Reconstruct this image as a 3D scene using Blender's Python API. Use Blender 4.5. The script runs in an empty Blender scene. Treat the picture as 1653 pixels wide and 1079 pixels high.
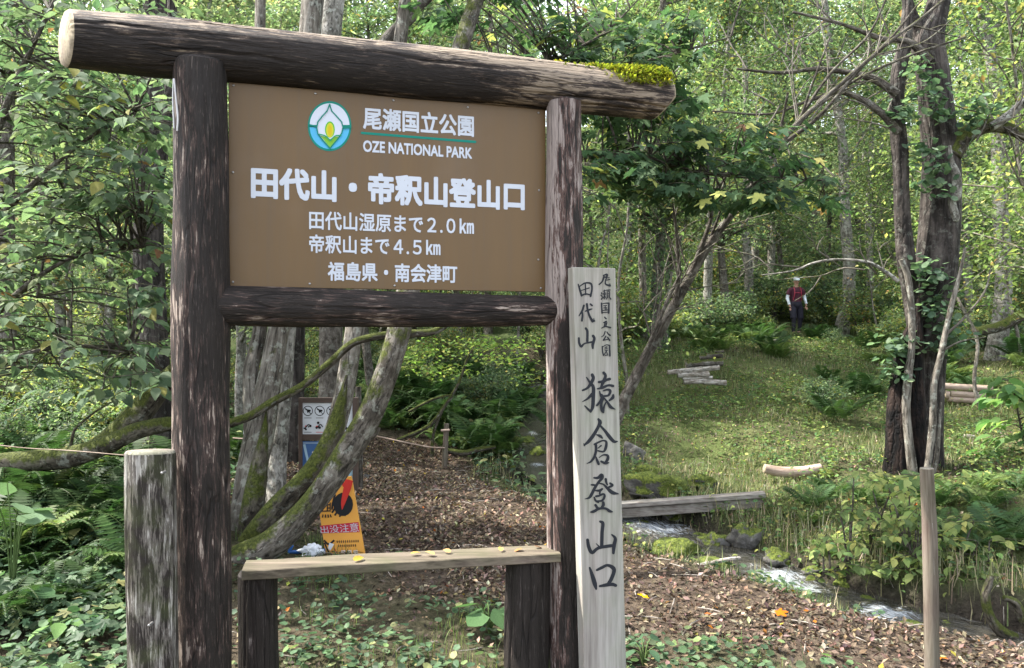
import bpy, math, random
import numpy as np
from mathutils import Vector, Matrix
RNG = np.random.default_rng(7); random.seed(7)
SC = bpy.context.scene
COL = SC.collection
R = math.radians
# ------------------------------------------------------------------ camera, world, sun, exposure
F, CX, CY, CAMZ = 1300.0, 826.5, 540.0, 1.85
cam = bpy.data.objects.new('camera', bpy.data.cameras.new('camera')); COL.objects.link(cam)
cam.location = (0, 0, CAMZ); cam.rotation_euler = (R(90), 0, 0)
cam.data.sensor_width = 36; cam.data.lens = F/1653*36; cam.data.clip_start = .05; cam.data.clip_end = 600
SC.camera = cam
SUN_EL, SUN_AZ = 52, -80          # azimuth from +Y, towards -X when negative
w = bpy.data.worlds.new('World'); SC.world = w; w.use_nodes = True
wn = w.node_tree.nodes; wn.clear()
sky = wn.new('ShaderNodeTexSky'); sky.sky_type = 'NISHITA'; sky.sun_disc = False
sky.sun_elevation = R(SUN_EL); sky.sun_rotation = R(SUN_AZ); sky.air_density = 1.0; sky.dust_density = 2.0
bg = wn.new('ShaderNodeBackground'); bg.inputs['Strength'].default_value = .15
wo = wn.new('ShaderNodeOutputWorld')
hs = wn.new('ShaderNodeHueSaturation'); hs.inputs['Saturation'].default_value = .38   # thin bright cloud veil: a whiter sky
w.node_tree.links.new(sky.outputs[0], hs.inputs['Color']); w.node_tree.links.new(hs.outputs[0], bg.inputs[0]); w.node_tree.links.new(bg.outputs[0], wo.inputs[0])
sd = bpy.data.lights.new('sun', 'SUN'); sd.energy = 2.9; sd.angle = R(.6); sd.color = (1, .95, .87)
sun = bpy.data.objects.new('sun', sd); COL.objects.link(sun)
sdir = Vector((math.sin(R(SUN_AZ))*math.cos(R(SUN_EL)), math.cos(R(SUN_AZ))*math.cos(R(SUN_EL)), math.sin(R(SUN_EL))))
sun.rotation_euler = sdir.to_track_quat('Z', 'Y').to_euler(); sun.location = (0, 0, 30)
SC.view_settings.view_transform = 'Standard'; SC.view_settings.look = 'None'
SC.view_settings.exposure = 2.4; SC.view_settings.gamma = 1
try: SC.view_settings.use_curve_mapping = False
except Exception: pass
SC.cycles.max_bounces = 7; SC.cycles.diffuse_bounces = 4; SC.cycles.transmission_bounces = 4; SC.cycles.glossy_bounces = 2
SC.cycles.use_denoising = True
SC.cycles.sample_clamp_indirect = 6; SC.cycles.caustics_reflective = False; SC.cycles.caustics_refractive = False

# ------------------------------------------------------------------ maths helpers
def P(px, py, Y): return np.array([(px-CX)/F*Y, Y, CAMZ+(CY-py)/F*Y])
def smooth(t, a=0., b=1.):
    t = np.clip((t-a)/(b-a), 0, 1); return t*t*(3-2*t)
_perm = RNG.permutation(4096); _val = RNG.random(4096)*2-1
def _h(ix, iy, iz): return _val[(_perm[(_perm[(_perm[ix & 4095]+iy) & 4095]+iz) & 4095])]
def noise3(p, s=1.0, seed=0):
    p = np.asarray(p, float)*s+seed*17.3
    i = np.floor(p).astype(int); f = p-i; f = f*f*(3-2*f)
    x, y, z = i[..., 0], i[..., 1], i[..., 2]; a, b, c = f[..., 0], f[..., 1], f[..., 2]
    r = 0
    for dx in (0, 1):
        for dy in (0, 1):
            for dz in (0, 1):
                r = r+_h(x+dx, y+dy, z+dz)*(a if dx else 1-a)*(b if dy else 1-b)*(c if dz else 1-c)
    return r
def noise2(x, y, s=1., seed=0):
    return noise3(np.stack([x, y, np.zeros_like(x)+.37], -1), s, seed)
def fbm2(x, y, s, seed=0): return noise2(x, y, s, seed)*.55+noise2(x, y, s*2.1, seed+3)*.3+noise2(x, y, s*4.3, seed+5)*.15

# ------------------------------------------------------------------ terrain
STREAM_PX = [(905, 600, 20), (890, 650, 16), (862, 700, 13.3), (868, 752, 11.6), (950, 808, 10.2), (1062, 852, 9.2), (1130, 880, 8.6),
             (1210, 915, 7.9), (1300, 948, 7.35), (1400, 982, 6.9), (1480, 1000, 6.6), (1653, 1030, 6.1), (1900, 1075, 5.6), (2600, 1150, 5.2)]
STREAM = np.array([P(*a) for a in STREAM_PX])
for i in range(1, len(STREAM)): STREAM[i, 2] = min(STREAM[i, 2], STREAM[i-1, 2]-.01)
CTRL = [P(*a) for a in [
    (700, 900, 6.7), (600, 780, 10), (600, 757, 11.5), (850, 800, 9), (1100, 930, 6.2), (1400, 1030, 4.95), (1653, 1073, 4.6),
    (100, 1000, 5), (100, 850, 6.8), (50, 720, 10), (230, 650, 14), (50, 600, 18), (200, 560, 25), (470, 775, 9.7), (450, 945, 6.0), (550, 905, 6.6), (480, 908, 6.6),
    (620, 710, 13), (700, 720, 12.8), (700, 650, 15), (700, 580, 20), (800, 745, 12.5), (830, 690, 14.5), (780, 610, 18),
    (950, 700, 13), (1020, 748, 11.5), (1040, 808, 10.1), (1280, 765, 11), (1150, 760, 11.5), (1300, 665, 14.5), (1120, 615, 16.5),
    (1130, 575, 18), (1288, 533, 26), (1150, 512, 28), (1400, 560, 22), (1350, 620, 17), (1480, 748, 10.5), (1560, 648, 15),
    (1600, 712, 12), (1653, 570, 22), (1640, 790, 9), (1500, 850, 8.2), (1400, 880, 8.1), (1330, 850, 8.6), (1640, 880, 7.7), (1235, 812, 9.2), (1240, 850, 8.8), (1240, 700, 13),
    (950, 560, 22), (850, 560, 24), (1500, 520, 28)]]
CTRL += [np.array(a, float) for a in [(-3, 2, .05), (0, 2, 0), (3, 2, -.05), (6, 2, -.2), (0, -12, 0), (-12, -12, .8), (12, -12, 0), (-1.6, 3.9, 0), (.3, 4.4, -.08),
    (10, 4, -.5), (10, 8, .6), (-10, 8, 1.2), (-12, 16, 2.2), (14, 16, 1.8), (0, 36, 4.2), (-18, 36, 6), (18, 36, 4.8), (0, 55, 12), (-30, 55, 14), (30, 55, 13), (0, 90, 25),
    (-60, 90, 28), (60, 90, 26), (-45, 20, 10), (45, 20, 8), (-60, -20, 8), (60, -20, 5), (0, 150, 38), (100, 150, 38), (-100, 150, 42), (-100, 40, 25), (100, 40, 22), (0, -60, 0), (-100, -60, 10), (100, -60, 5)]]
CTRL = np.array(CTRL)
def _U(r2): return np.where(r2 > 1e-12, r2*np.log(np.maximum(r2, 1e-12)), 0)
_n = len(CTRL); _S = 10.
_K = _U(((CTRL[:, None, :2]-CTRL[None, :, :2])**2).sum(-1)/_S**2)+np.eye(_n)*.002
_Q = np.c_[np.ones(_n), CTRL[:, :2]/_S]
_A = np.block([[_K, _Q], [_Q.T, np.zeros((3, 3))]])
_W = np.linalg.solve(_A, np.r_[CTRL[:, 2], 0, 0, 0])
def tps(x, y):
    sh = x.shape; x = x.ravel(); y = y.ravel(); out = np.empty_like(x)
    for s in range(0, len(x), 20000):
        a, b = x[s:s+20000], y[s:s+20000]
        d2 = ((a[:, None]-CTRL[:, 0])**2+(b[:, None]-CTRL[:, 1])**2)/_S**2
        out[s:s+20000] = _U(d2)@_W[:_n]+_W[_n]+a/_S*_W[_n+1]+b/_S*_W[_n+2]
    return out.reshape(sh)
def polydist(x, y, pts):
    best = np.full(x.shape, 1e9); val = np.zeros(x.shape); side = np.zeros(x.shape)
    for i in range(len(pts)-1):
        a, b = pts[i], pts[i+1]; d = b[:2]-a[:2]; L2 = d@d
        t = np.clip(((x-a[0])*d[0]+(y-a[1])*d[1])/L2, 0, 1)
        dist = np.hypot(x-a[0]-t*d[0], y-a[1]-t*d[1]); m = dist < best
        best = np.where(m, dist, best); val = np.where(m, a[2]+(b[2]-a[2])*t, val)
        side = np.where(m, np.sign(d[0]*(y-a[1])-d[1]*(x-a[0])), side)
    return best, val, side
PATH = np.array([(-2.2, 12., 1.3), (-1.9, 10.6, 1.7), (-.8, 8.3, 1.6), (0, 6.65, 1.0), (1.0, 5.8, .70), (1.95, 5.1, .52), (2.9, 4.5, .55), (4.5, 3.7, .6), (9, 2.5, .8)])
def zg(x, y):
    x = np.asarray(x, float); y = np.asarray(y, float); s0 = x.shape
    x = np.atleast_1d(x); y = np.atleast_1d(y)
    z = tps(x, y)
    dp, hw, _ = polydist(x, y, PATH)
    pm = 1-smooth(dp/hw, .7, 1.25)
    near = 1-smooth(y, 20, 60)
    z = z+(fbm2(x, y, .9, 1)*.17+fbm2(x, y, 2.6, 2)*.085)*(1-pm*.85)*near+fbm2(x, y, .12, 4)*1.2*smooth(y, 25, 60)
    d, zs, side = polydist(x, y, STREAM)
    wv = noise2(x, y, 1.3, 9)*.12
    lo = np.where(side > 0, .26, .40)+wv; hi = np.where(side > 0, .52, 1.55)+wv       # steep far bank, gentle near bank
    t = smooth(d, lo, hi)
    nar = 1-.55*smooth(y, 9.3, 11.); lo = lo*nar; hi = hi*nar
    bed = zs-.12+noise2(x, y, 4., 8)*.05
    z = bed*(1-t)+z*t
    return z.reshape(s0) if s0 else float(z[0])
def G(px, py_guess, Y):
    x = (px-CX)/F*Y; return np.array([x, Y, zg(x, Y)])

# ------------------------------------------------------------------ mesh accumulation
def prop(o, label=None, cat=None, group=None, kind=None):
    if label: o['label'] = label
    if cat: o['category'] = cat
    if group: o['group'] = group
    if kind: o['kind'] = kind
    return o
def empty(name, loc=(0, 0, 0), **k):
    o = bpy.data.objects.new(name, None); COL.objects.link(o); o.location = loc; o.empty_display_size = .1
    return prop(o, **k)
class MB:
    def __init__(s): s.V = []; s.F = []; s.tc = []; s.col = []; s.mi = []; s.n = 0
    def add(s, V, Fs, tc=None, col=None, mi=0):
        V = np.asarray(V, float).reshape(-1, 3); k = len(V)
        for f in Fs:
            f = np.asarray(f, int)
            if len(f): s.F.append(f+s.n); s.mi.append(np.full(len(f), mi))
        s.V.append(V); s.tc.append(V if tc is None else np.asarray(tc, float))
        c = np.ones((k, 4)); 
        if col is not None: c[:, :3] = col
        s.col.append(c); s.n += k; return s
    def mesh(s, name, mats, smooth=True):
        m = bpy.data.meshes.new(name)
        V = np.concatenate(s.V) if s.V else np.zeros((0, 3))
        m.vertices.add(len(V)); m.vertices.foreach_set('co', V.ravel())
        nl = sum(f.size for f in s.F); npoly = sum(len(f) for f in s.F)
        m.loops.add(nl); m.polygons.add(npoly)
        m.loops.foreach_set('vertex_index', np.concatenate([f.ravel() for f in s.F]))
        tot = np.concatenate([np.full(len(f), f.shape[1]) for f in s.F])
        m.polygons.foreach_set('loop_start', np.r_[0, np.cumsum(tot)[:-1]])
        m.polygons.foreach_set('material_index', np.concatenate(s.mi))
        m.polygons.foreach_set('use_smooth', np.full(npoly, smooth))
        a = m.attributes.new('tc', 'FLOAT_VECTOR', 'POINT'); a.data.foreach_set('vector', np.concatenate(s.tc).ravel())
        a = m.attributes.new('col', 'FLOAT_COLOR', 'POINT'); a.data.foreach_set('color', np.concatenate(s.col).ravel())
        for x in (mats if isinstance(mats, (list, tuple)) else [mats]): m.materials.append(x)
        m.update(); m.validate()
        return m
    def build(s, name, mats, parent=None, smooth=True, loc=None, **k):
        o = bpy.data.objects.new(name, s.mesh(name, mats, smooth)); COL.objects.link(o)
        if parent: o.parent = parent
        if loc is not None: o.location = loc
        return prop(o, **k)
def inst(me, name, parent=None, loc=(0, 0, 0), rot=None, sc=1., **k):
    o = bpy.data.objects.new(name, me); COL.objects.link(o)
    if parent: o.parent = parent
    if isinstance(rot, Matrix):
        M4 = rot.to_4x4(); M4 = Matrix.Translation(loc)@M4@Matrix.Diagonal((sc, sc, sc, 1)); o.matrix_basis = M4
    else:
        o.location = loc; o.scale = (sc,)*3 if not hasattr(sc, '__len__') else sc
        if rot is not None: o.rotation_euler = rot
    return prop(o, **k)
def dup(o, parent=None):
    c = o.copy(); COL.objects.link(c); c.parent = parent
    for ch in list(o.children): dup(ch, c)
    return c
def spline(pts, n):
    pts = np.asarray(pts, float)
    if len(pts) < 3: 
        t = np.linspace(0, 1, n)[:, None]; return pts[0]*(1-t)+pts[-1]*t
    p = np.vstack([2*pts[0]-pts[1], pts, 2*pts[-1]-pts[-2]]); m = len(pts)-1; out = []
    for u in np.linspace(0, m, n):
        i = min(int(u), m-1); t = u-i; a, b, c, d = p[i], p[i+1], p[i+2], p[i+3]
        out.append(.5*((2*b)+(-a+c)*t+(2*a-5*b+4*c-d)*t*t+(-a+3*b-3*c+d)*t**3))
    return np.array(out)
def tube(mb, pts, rad, seg=10, n=None, rough=0., rs=6., caps=True, mi=0, capmi=None, seed=0, col=None, flute=0., bulge=0., cracks=0):
    """a limb: pts Nx3, rad N; radial roughness; tc = (cos*r, sin*r, length) in metres"""
    pts = np.asarray(pts, float); rad = np.asarray(rad, float)
    if rad.ndim == 0: rad = np.full(len(pts), float(rad))
    if n is None: n = max(len(pts), 2)
    pr = spline(np.c_[pts, rad], n); c = pr[:, :3]; r = np.maximum(pr[:, 3], .0008)
    T = np.gradient(c, axis=0); T /= np.linalg.norm(T, axis=1)[:, None]+1e-9
    a = np.array([0, 1., 0]) if abs(T[0, 1]) < .8 else np.array([1., 0, 0])
    N = np.zeros_like(c); v = np.cross(T[0], a); N[0] = v/np.linalg.norm(v)
    for i in range(1, n):
        v = N[i-1]-T[i]*(N[i-1]@T[i]); N[i] = v/(np.linalg.norm(v)+1e-9)
    B = np.cross(T, N)
    th = np.linspace(0, 2*math.pi, seg, endpoint=False)
    L = np.r_[0, np.cumsum(np.linalg.norm(np.diff(c, axis=0), axis=1))]
    ct, st = np.cos(th), np.sin(th)
    r0 = r.mean()
    tc = np.stack([np.outer(np.ones(n), ct*r0), np.outer(np.ones(n), st*r0), np.outer(L, np.ones(seg))], -1)+seed*3.7
    rr = np.outer(r, np.ones(seg))
    if rough: 
        q = tc*np.array([1, 1, .35])
        rr = rr*(1+rough*noise3(q, rs/r0*.12, seed)+rough*.6*noise3(tc*np.array([1, 1, .12]), rs/r0*.4, seed+1))
    if cracks:
        rk = np.random.default_rng(seed+100)
        for _ in range(cracks):
            t0, c0, ln, dp_, wd = rk.random()*6.283, rk.random()*L[-1], rk.uniform(.25, .9), rk.uniform(.04, .11), rk.uniform(.03, .055)
            cen = t0+.10*noise3(np.stack([L*0+t0, L, L*0], -1), 5, seed)+.03*noise3(np.stack([L*0+t0, L, L*0], -1), 22, seed)
            win = np.clip(1-np.abs(L-c0)/ln, 0, 1)**.5; dth = (th[None]-cen[:, None]+math.pi) % (2*math.pi)-math.pi
            rr = rr*(1-dp_*win[:, None]*np.exp(-(dth/wd)**2))
    if flute: rr = rr*(1+flute*np.sin(th*5+seed)[None, :]*np.linspace(1, .2, n)[:, None])
    if bulge: rr = rr*(1+bulge*noise3(np.stack([L*0+seed, L, L*0], -1), 2.5, seed)[:, None])
    V = c[:, None]+rr[..., None]*(ct[None, :, None]*N[:, None]+st[None, :, None]*B[:, None])
    i = np.arange(n-1)[:, None]*seg; j = np.arange(seg)[None]; k = (j+1) % seg
    Fq = np.stack([i+j, i+k, i+seg+k, i+seg+j], -1).reshape(-1, 4)
    mb.add(V.reshape(-1, 3), [Fq], tc.reshape(-1, 3), col, mi)
    if caps:
        cm = mi if capmi is None else capmi
        for e, s in ((0, -1), (n-1, 1)):
            ring = V[e]; cen = ring.mean(0); d = T[e]*s*r[e]*.10
            ring2 = cen+(ring-cen)*.93+d
            VV = np.vstack([ring, ring2, cen+d*1.15]); jj = np.arange(seg); kk = (jj+1) % seg
            tcc = np.vstack([np.c_[ct, st, ct*0]*r0, np.c_[ct, st, ct*0]*r0*.93, [[0, 0, 0]]])+seed
            q = np.stack([jj, seg+jj, seg+kk, kk], -1) if s < 0 else np.stack([jj, kk, seg+kk, seg+jj], -1)
            t = np.stack([seg+jj, np.full(seg, 2*seg), seg+kk], -1) if s < 0 else np.stack([seg+jj, seg+kk, np.full(seg, 2*seg)], -1)
            mb.add(VV, [q, t], tcc, col, cm)
    return c, r
def px_limb(mb, pl, Y, dY=None, **k):
    """limb from traced pixel points (px, py, width_px) at depth Y (or list of depths)"""
    n = len(pl); Ys = np.broadcast_to(np.asarray(Y, float), (n,)) if np.ndim(Y) else np.full(n, float(Y))
    if dY is not None: Ys = Ys+np.linspace(0, dY, n)
    pts = [P(a[0], a[1], yy) for a, yy in zip(pl, Ys)]; rad = [a[2]/2/F*yy for a, yy in zip(pl, Ys)]
    k.setdefault('n', n*4); 
    return tube(mb, pts, rad, **k)
def box(mb, o, u, v, w, col=None, mi=0, bev=0.):
    """box from corner o with edge vectors u, v, w (bevelled by shrinking a little)"""
    o, u, v, w = [np.asarray(a, float) for a in (o, u, v, w)]
    if bev:
        bu, bv, bw = [a/np.linalg.norm(a)*bev for a in (u, v, w)]
        V = []; idx = {}
        for sx in (0, 1):
            for sy in (0, 1):
                for sz in (0, 1):
                    c = o+sx*u+sy*v+sz*w
                    du, dv, dw = bu*(1-2*sx), bv*(1-2*sy), bw*(1-2*sz)
                    for q, p in enumerate((c+dv+dw, c+du+dw, c+du+dv)): idx[(sx, sy, sz, q)] = len(V); V.append(p)
        q4 = []; t3 = []
        for ax in range(3):
            for s in (0, 1):
                ring = []
                for a, b in ((0, 0), (1, 0), (1, 1), (0, 1)):
                    k = [0, 0, 0]; k[ax] = s; k[(ax+1) % 3] = a; k[(ax+2) % 3] = b; ring.append(idx[(*k, ax)])
                q4.append(ring if s else ring[::-1])
        for ax in range(3):
            for a in (0, 1):
                for b in (0, 1):
                    k0 = [0, 0, 0]; k1 = [0, 0, 0]; k0[ax] = 0; k1[ax] = 1
                    k0[(ax+1) % 3] = k1[(ax+1) % 3] = a; k0[(ax+2) % 3] = k1[(ax+2) % 3] = b
                    p, q = (ax+1) % 3, (ax+2) % 3
                    f = [idx[(*k0, p)], idx[(*k1, p)], idx[(*k1, q)], idx[(*k0, q)]]
                    q4.append(f if (a+b) % 2 else f[::-1])
        for k in [(a, b, c) for a in (0, 1) for b in (0, 1) for c in (0, 1)]:
            f = [idx[(*k, 0)], idx[(*k, 1)], idx[(*k, 2)]]; t3.append(f if sum(k) % 2 else f[::-1])
        mb.add(V, [q4, t3], None, col, mi); return
    V = [o, o+u, o+u+v, o+v, o+w, o+u+w, o+u+v+w, o+v+w]
    mb.add(V, [[(0, 3, 2, 1), (4, 5, 6, 7), (0, 1, 5, 4), (1, 2, 6, 5), (2, 3, 7, 6), (3, 0, 4, 7)]], None, col, mi)
def rotmats(n, tilt=(20, 50), rng=RNG, az=None):
    """leaf frames: x = blade direction, z = upper face; tilt = droop of the tip in degrees"""
    az = rng.random(n)*2*math.pi if az is None else az
    t = np.radians(rng.uniform(tilt[0], tilt[1], n)); roll = np.radians(rng.normal(0, 22, n))
    X = np.stack([np.cos(az)*np.cos(t), np.sin(az)*np.cos(t), -np.sin(t)], -1)
    Y = np.stack([-np.sin(az), np.cos(az), az*0], -1); Z = np.cross(X, Y)
    Y2 = Y*np.cos(roll)[:, None]+Z*np.sin(roll)[:, None]; Z2 = np.cross(X, Y2)
    return np.stack([X, Y2, Z2], -1)
def scatter(mb, tmpl, pos, rots, sc, col, mi=0):
    V, Fs = tmpl; V = np.asarray(V, float); n = len(pos); k = len(V)
    sc = np.asarray(sc, float); S = sc[:, None, None] if sc.ndim == 1 else sc[:, None, :]
    W = np.einsum('nij,nkj->nki', rots, V[None]*S)+pos[:, None]
    off = (np.arange(n)*k)[:, None, None]
    FF = [(np.asarray(f)[None]+off).reshape(-1, len(f[0])) for f in Fs if len(f)]
    mb.add(W.reshape(-1, 3), FF, None, np.repeat(col, k, 0), mi)
def palette(n, cols, wts=None, jit=.18, rng=RNG):
    cols = np.array(cols); wts = None if wts is None else np.array(wts)/np.sum(wts)
    c = cols[rng.choice(len(cols), n, p=wts)]
    return np.clip(c*(1+rng.normal(0, jit, (n, 1)))*(1+rng.normal(0, jit*.35, (n, 3))), .004, .95)

# leaf templates (length 1 along x)
T_QUAD = ([(0, 0, 0), (.5, .27, .05), (1, 0, -.04), (.5, -.27, .05)], [[(0, 1, 2, 3)]])
T_LEAF = ([(0, 0, 0), (.3, .24, .05), (.68, .22, .04), (1, 0, -.10), (.68, -.22, .04), (.3, -.24, .05), (.33, 0, -.01), (.68, 0, -.03)],
          [[(0, 6, 7, 1), ], [(1, 7, 2)], ]) 
T_LEAF = ([(0, 0, 0), (.10, .20, .04), (.38, .31, .07), (.72, .20, .04), (1, 0, -.12), (.72, -.20, .04), (.38, -.31, .07), (.10, -.20, .04), (.38, 0, 0), (.72, 0, -.04)],
          [[(0, 8, 2, 1), (8, 9, 3, 2), (0, 7, 6, 8), (8, 6, 5, 9)], [(9, 4, 3), (9, 5, 4)]])
def maple():
    V = [(0, 0, 0), (.34, 0, .0)]; pol = [(-168, .20), (-140, .34), (-118, .40), (-100, .30), (-84, .28), (-62, .58), (-50, .62), (-42, .50), (-30, .30), (-14, .55), (0, .72)]
    pol = pol+[(-a, r) for a, r in pol[-2::-1]]
    for a, r in pol:
        x = .34+r*math.cos(R(a)); y = r*math.sin(R(a)); V.append((x, y, -.22*r*r+.04*abs(math.sin(R(a*2)))))
    n = len(pol); f = [(1, 2+i, 3+i) for i in range(n-1)]+[(0, 2, 1), (0, 1, 1+n)]
    return (V, [f])
T_MAPLE = maple()
T_ROUND = ([(0, 0, 0)]+[(.5+.5*math.cos(R(a))*(.86 if k % 2 else 1), .48*math.sin(R(a))*(.9 if k % 2 else 1), .06*abs(math.sin(R(a)))) for k, a in enumerate(range(-162, 180, 36))]+[(.42, 0, -.02)],
           [[(11, i, i+1) for i in range(1, 10)]+[(11, 10, 0), (11, 0, 1)]])
T_BLADE = ([(-.02, 0, 0), (.02, 0, 0), (.014, .08, .55), (-.014, .08, .55), (0, .3, 1)], [[(0, 1, 2, 3)], [(3, 2, 4)]])

# ------------------------------------------------------------------ materials
class NT:
    def __init__(s, name):
        s.m = bpy.data.materials.new(name); s.m.use_nodes = True; s.t = s.m.node_tree; s.t.nodes.clear()
        s.out = s.t.nodes.new('ShaderNodeOutputMaterial')
    def n(s, typ, out=0, props=None, **inp):
        nd = s.t.nodes.new('ShaderNode'+typ)
        for k, v in (props or {}).items(): setattr(nd, k, v)
        for k, v in inp.items():
            key = int(k[1:]) if k[0] == 'i' and k[1:].isdigit() else k.replace('_', ' ')
            sock = nd.inputs[key]
            if isinstance(v, bpy.types.NodeSocket): s.t.links.new(v, sock)
            elif hasattr(v, '__len__') and len(v) == 3 and sock.type == 'RGBA': sock.default_value = (*v, 1)
            else: sock.default_value = v
        return nd.outputs[out]
    def attr(s, a): return s.n('Attribute', 1 if a == 'tc' else 0, {'attribute_name': a})
    def noise(s, vec, scale, detail=4, rough=.6, dist=0, out=0):
        return s.n('TexNoise', out, None, Vector=vec, Scale=scale, Detail=detail, Roughness=rough, Distortion=dist)
    def scale(s, vec, k): return s.n('VectorMath', 0, {'operation': 'MULTIPLY'}, i0=vec, i1=k)
    def ramp(s, fac, stops, interp='LINEAR'):
        nd = s.t.nodes.new('ShaderNodeValToRGB'); s.t.links.new(fac, nd.inputs[0]); cr = nd.color_ramp; cr.interpolation = interp
        while len(cr.elements) < len(stops): cr.elements.new(.5)
        for e, (p, c) in zip(cr.elements, stops):
            e.position = p; e.color = (c, c, c, 1) if not hasattr(c, '__len__') else (*c, 1)
        return nd.outputs[0]
    def mix(s, f, a, b, mode='MIX'):
        nd = s.t.nodes.new('ShaderNodeMix'); nd.data_type = 'RGBA'; nd.blend_type = mode
        for i, v in ((0, f), (6, a), (7, b)):
            if isinstance(v, bpy.types.NodeSocket): s.t.links.new(v, nd.inputs[i])
            elif i: nd.inputs[i].default_value = (*v, 1)
            else: nd.inputs[i].default_value = v
        return nd.outputs[2]
    def math(s, op, a, b=0., clamp=False): return s.n('Math', 0, {'operation': op, 'use_clamp': clamp}, i0=a, i1=b)
    def bump(s, h, strength=.5, dist=.01): return s.n('Bump', 0, None, Height=h, Strength=strength, Distance=dist)
    def bsdf(s, color, rough=.8, normal=None, spec=.3, **k):
        a = dict(Base_Color=color, Roughness=rough, **k); a['Specular_IOR_Level'] = spec
        if normal is not None: a['Normal'] = normal
        return s.n('BsdfPrincipled', 0, None, **{k.replace('Specular_IOR_Level', 'Specular_IOR_Level'): v for k, v in a.items()})
    def done(s, sh): s.t.links.new(sh, s.out.inputs[0]); return s.m
def m_plain(name, col, rough=.6, spec=.4, metal=0.):
    t = NT(name); nz = t.noise(t.n('TexCoord', 3), 9, 3)
    c = t.mix(nz, tuple(x*.86 for x in col), tuple(min(1, x*1.1) for x in col))
    return t.done(t.bsdf(c, rough, spec=spec, Metallic=metal))
def m_leaf(name, trans=.46, rough=.7, gain=1., spec=.14, yel=(1.1, 1.26, .86), sat=.86):
    t = NT(name); c = t.n('HueSaturation', 0, None, Color=t.attr('col'), Saturation=sat, Value=1.03); nz = t.noise(t.n('TexCoord', 3), 22, 2)
    c = t.mix(1., c, t.ramp(nz, [(.3, .8*gain), (.7, 1.2*gain)]), 'MULTIPLY')
    tr = t.mix(1., c, yel, 'MULTIPLY')
    d = t.bsdf(c, rough, spec=spec); s = t.n('BsdfTranslucent', 0, None, Color=tr)
    return t.done(t.n('MixShader', 0, None, i0=trans, i1=d, i2=s))
def m_stained(name, pale=.5, brown=(.10, .055, .035), palec=(.36, .30, .24), top=.0, green=0., lo=.0, zg_=None, side=0., amp=1.):
    """dark wood preservative wearing off in sharp streaks along the grain"""
    t = NT(name); tc = t.attr('tc')
    wob = t.scale(t.noise(t.scale(tc, (1, 1, .4)), 9, 2, out=1), (.02, .02, .06)); tw = t.n('VectorMath', 0, {'operation': 'ADD'}, i0=tc, i1=wob)
    g0 = t.noise(t.scale(tw, (1, 1, .045)), 190, 3, .7)
    g1 = t.noise(t.scale(tw, (1, 1, .10)), 70, 5, .7, .3)
    g2 = t.noise(t.scale(tw, (1, 1, .22)), 20, 5, .68, .5)
    big = t.noise(t.scale(tc, (1, 1, .6)), 4.2, 3, .5)
    f = t.math('ADD', t.math('ADD', t.math('MULTIPLY', g1, .42), t.math('MULTIPLY', g0, .18)), t.math('ADD', t.math('MULTIPLY', g2, .5), t.math('MULTIPLY', big, .36)))
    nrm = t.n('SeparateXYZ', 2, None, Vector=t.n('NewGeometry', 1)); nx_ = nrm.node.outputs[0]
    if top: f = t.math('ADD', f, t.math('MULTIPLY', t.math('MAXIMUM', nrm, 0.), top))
    if side: f = t.math('ADD', f, t.math('MULTIPLY', t.ramp(nx_, [(.0, 0.), (1., 0.)]) if False else t.math('MAXIMUM', t.math('MULTIPLY', nx_, -1.), 0.), side))  # side paints sunlit paleness onto faces turned toward -x
    if zg_:
        z = t.n('SeparateXYZ', 2, None, Vector=tc); f = t.math('ADD', f, t.math('MULTIPLY', t.n('MapRange', 0, None, Value=z, From_Min=zg_[0], From_Max=zg_[1]), zg_[2]))
    c0 = .84-pale*.22+lo
    blk = t.mix(g2, (.008, .0062, .0055), (.034, .027, .023)); blk = t.mix(t.ramp(g0, [(.60, 0.), (.68, .55)]), blk, tuple(x*.55 for x in palec))
    col = t.mix(t.ramp(f, [(c0-.05, 0.), (c0-.02, 1.)]), blk, t.mix(g1, tuple(x*.5 for x in brown), tuple(x*1.3 for x in brown)))
    col = t.mix(t.ramp(f, [(c0+.015, 0.), (c0+.045, 1.)]), col, t.mix(t.ramp(g0, [(.3, 0.), (.7, 1.)]), tuple(x*.55 for x in palec), tuple(min(1, x*1.25) for x in palec)))
    if green: 
        gm = t.ramp(t.noise(tc, 7, 3), [(.45, 0.), (.65, green)]); col = t.mix(gm, col, (.10, .13, .04))
    vor = t.n('TexVoronoi', 0, {'feature': 'DISTANCE_TO_EDGE'}, Vector=t.scale(tw, (1, 1, .06)), Scale=26.)
    crack = t.ramp(vor, [(.0, 0.), (.045, 1.)]); cm = t.ramp(big, [(.45, 1.), (.6, 0.)]); crack = t.math('MAXIMUM', crack, cm)
    col = t.mix(crack, t.mix(1., col, (.3, .28, .28), 'MULTIPLY'), col)
    kn = t.n('TexVoronoi', 0, None, Vector=t.scale(tc, (1, 1, .55)), Scale=5.5); km = t.ramp(kn, [(.06, 1.), (.10, 0.)]); col = t.mix(t.math('MULTIPLY', km, .8), col, (.02, .014, .012))
    h = t.math('ADD', t.math('ADD', t.math('MULTIPLY', g1, .8), t.math('MULTIPLY', g0, .4)), t.math('MULTIPLY', crack, .5))
    return t.done(t.bsdf(col, t.ramp(g1, [(.3, .5), (.7, .85)]), t.bump(h, .9, .014), .22))
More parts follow.
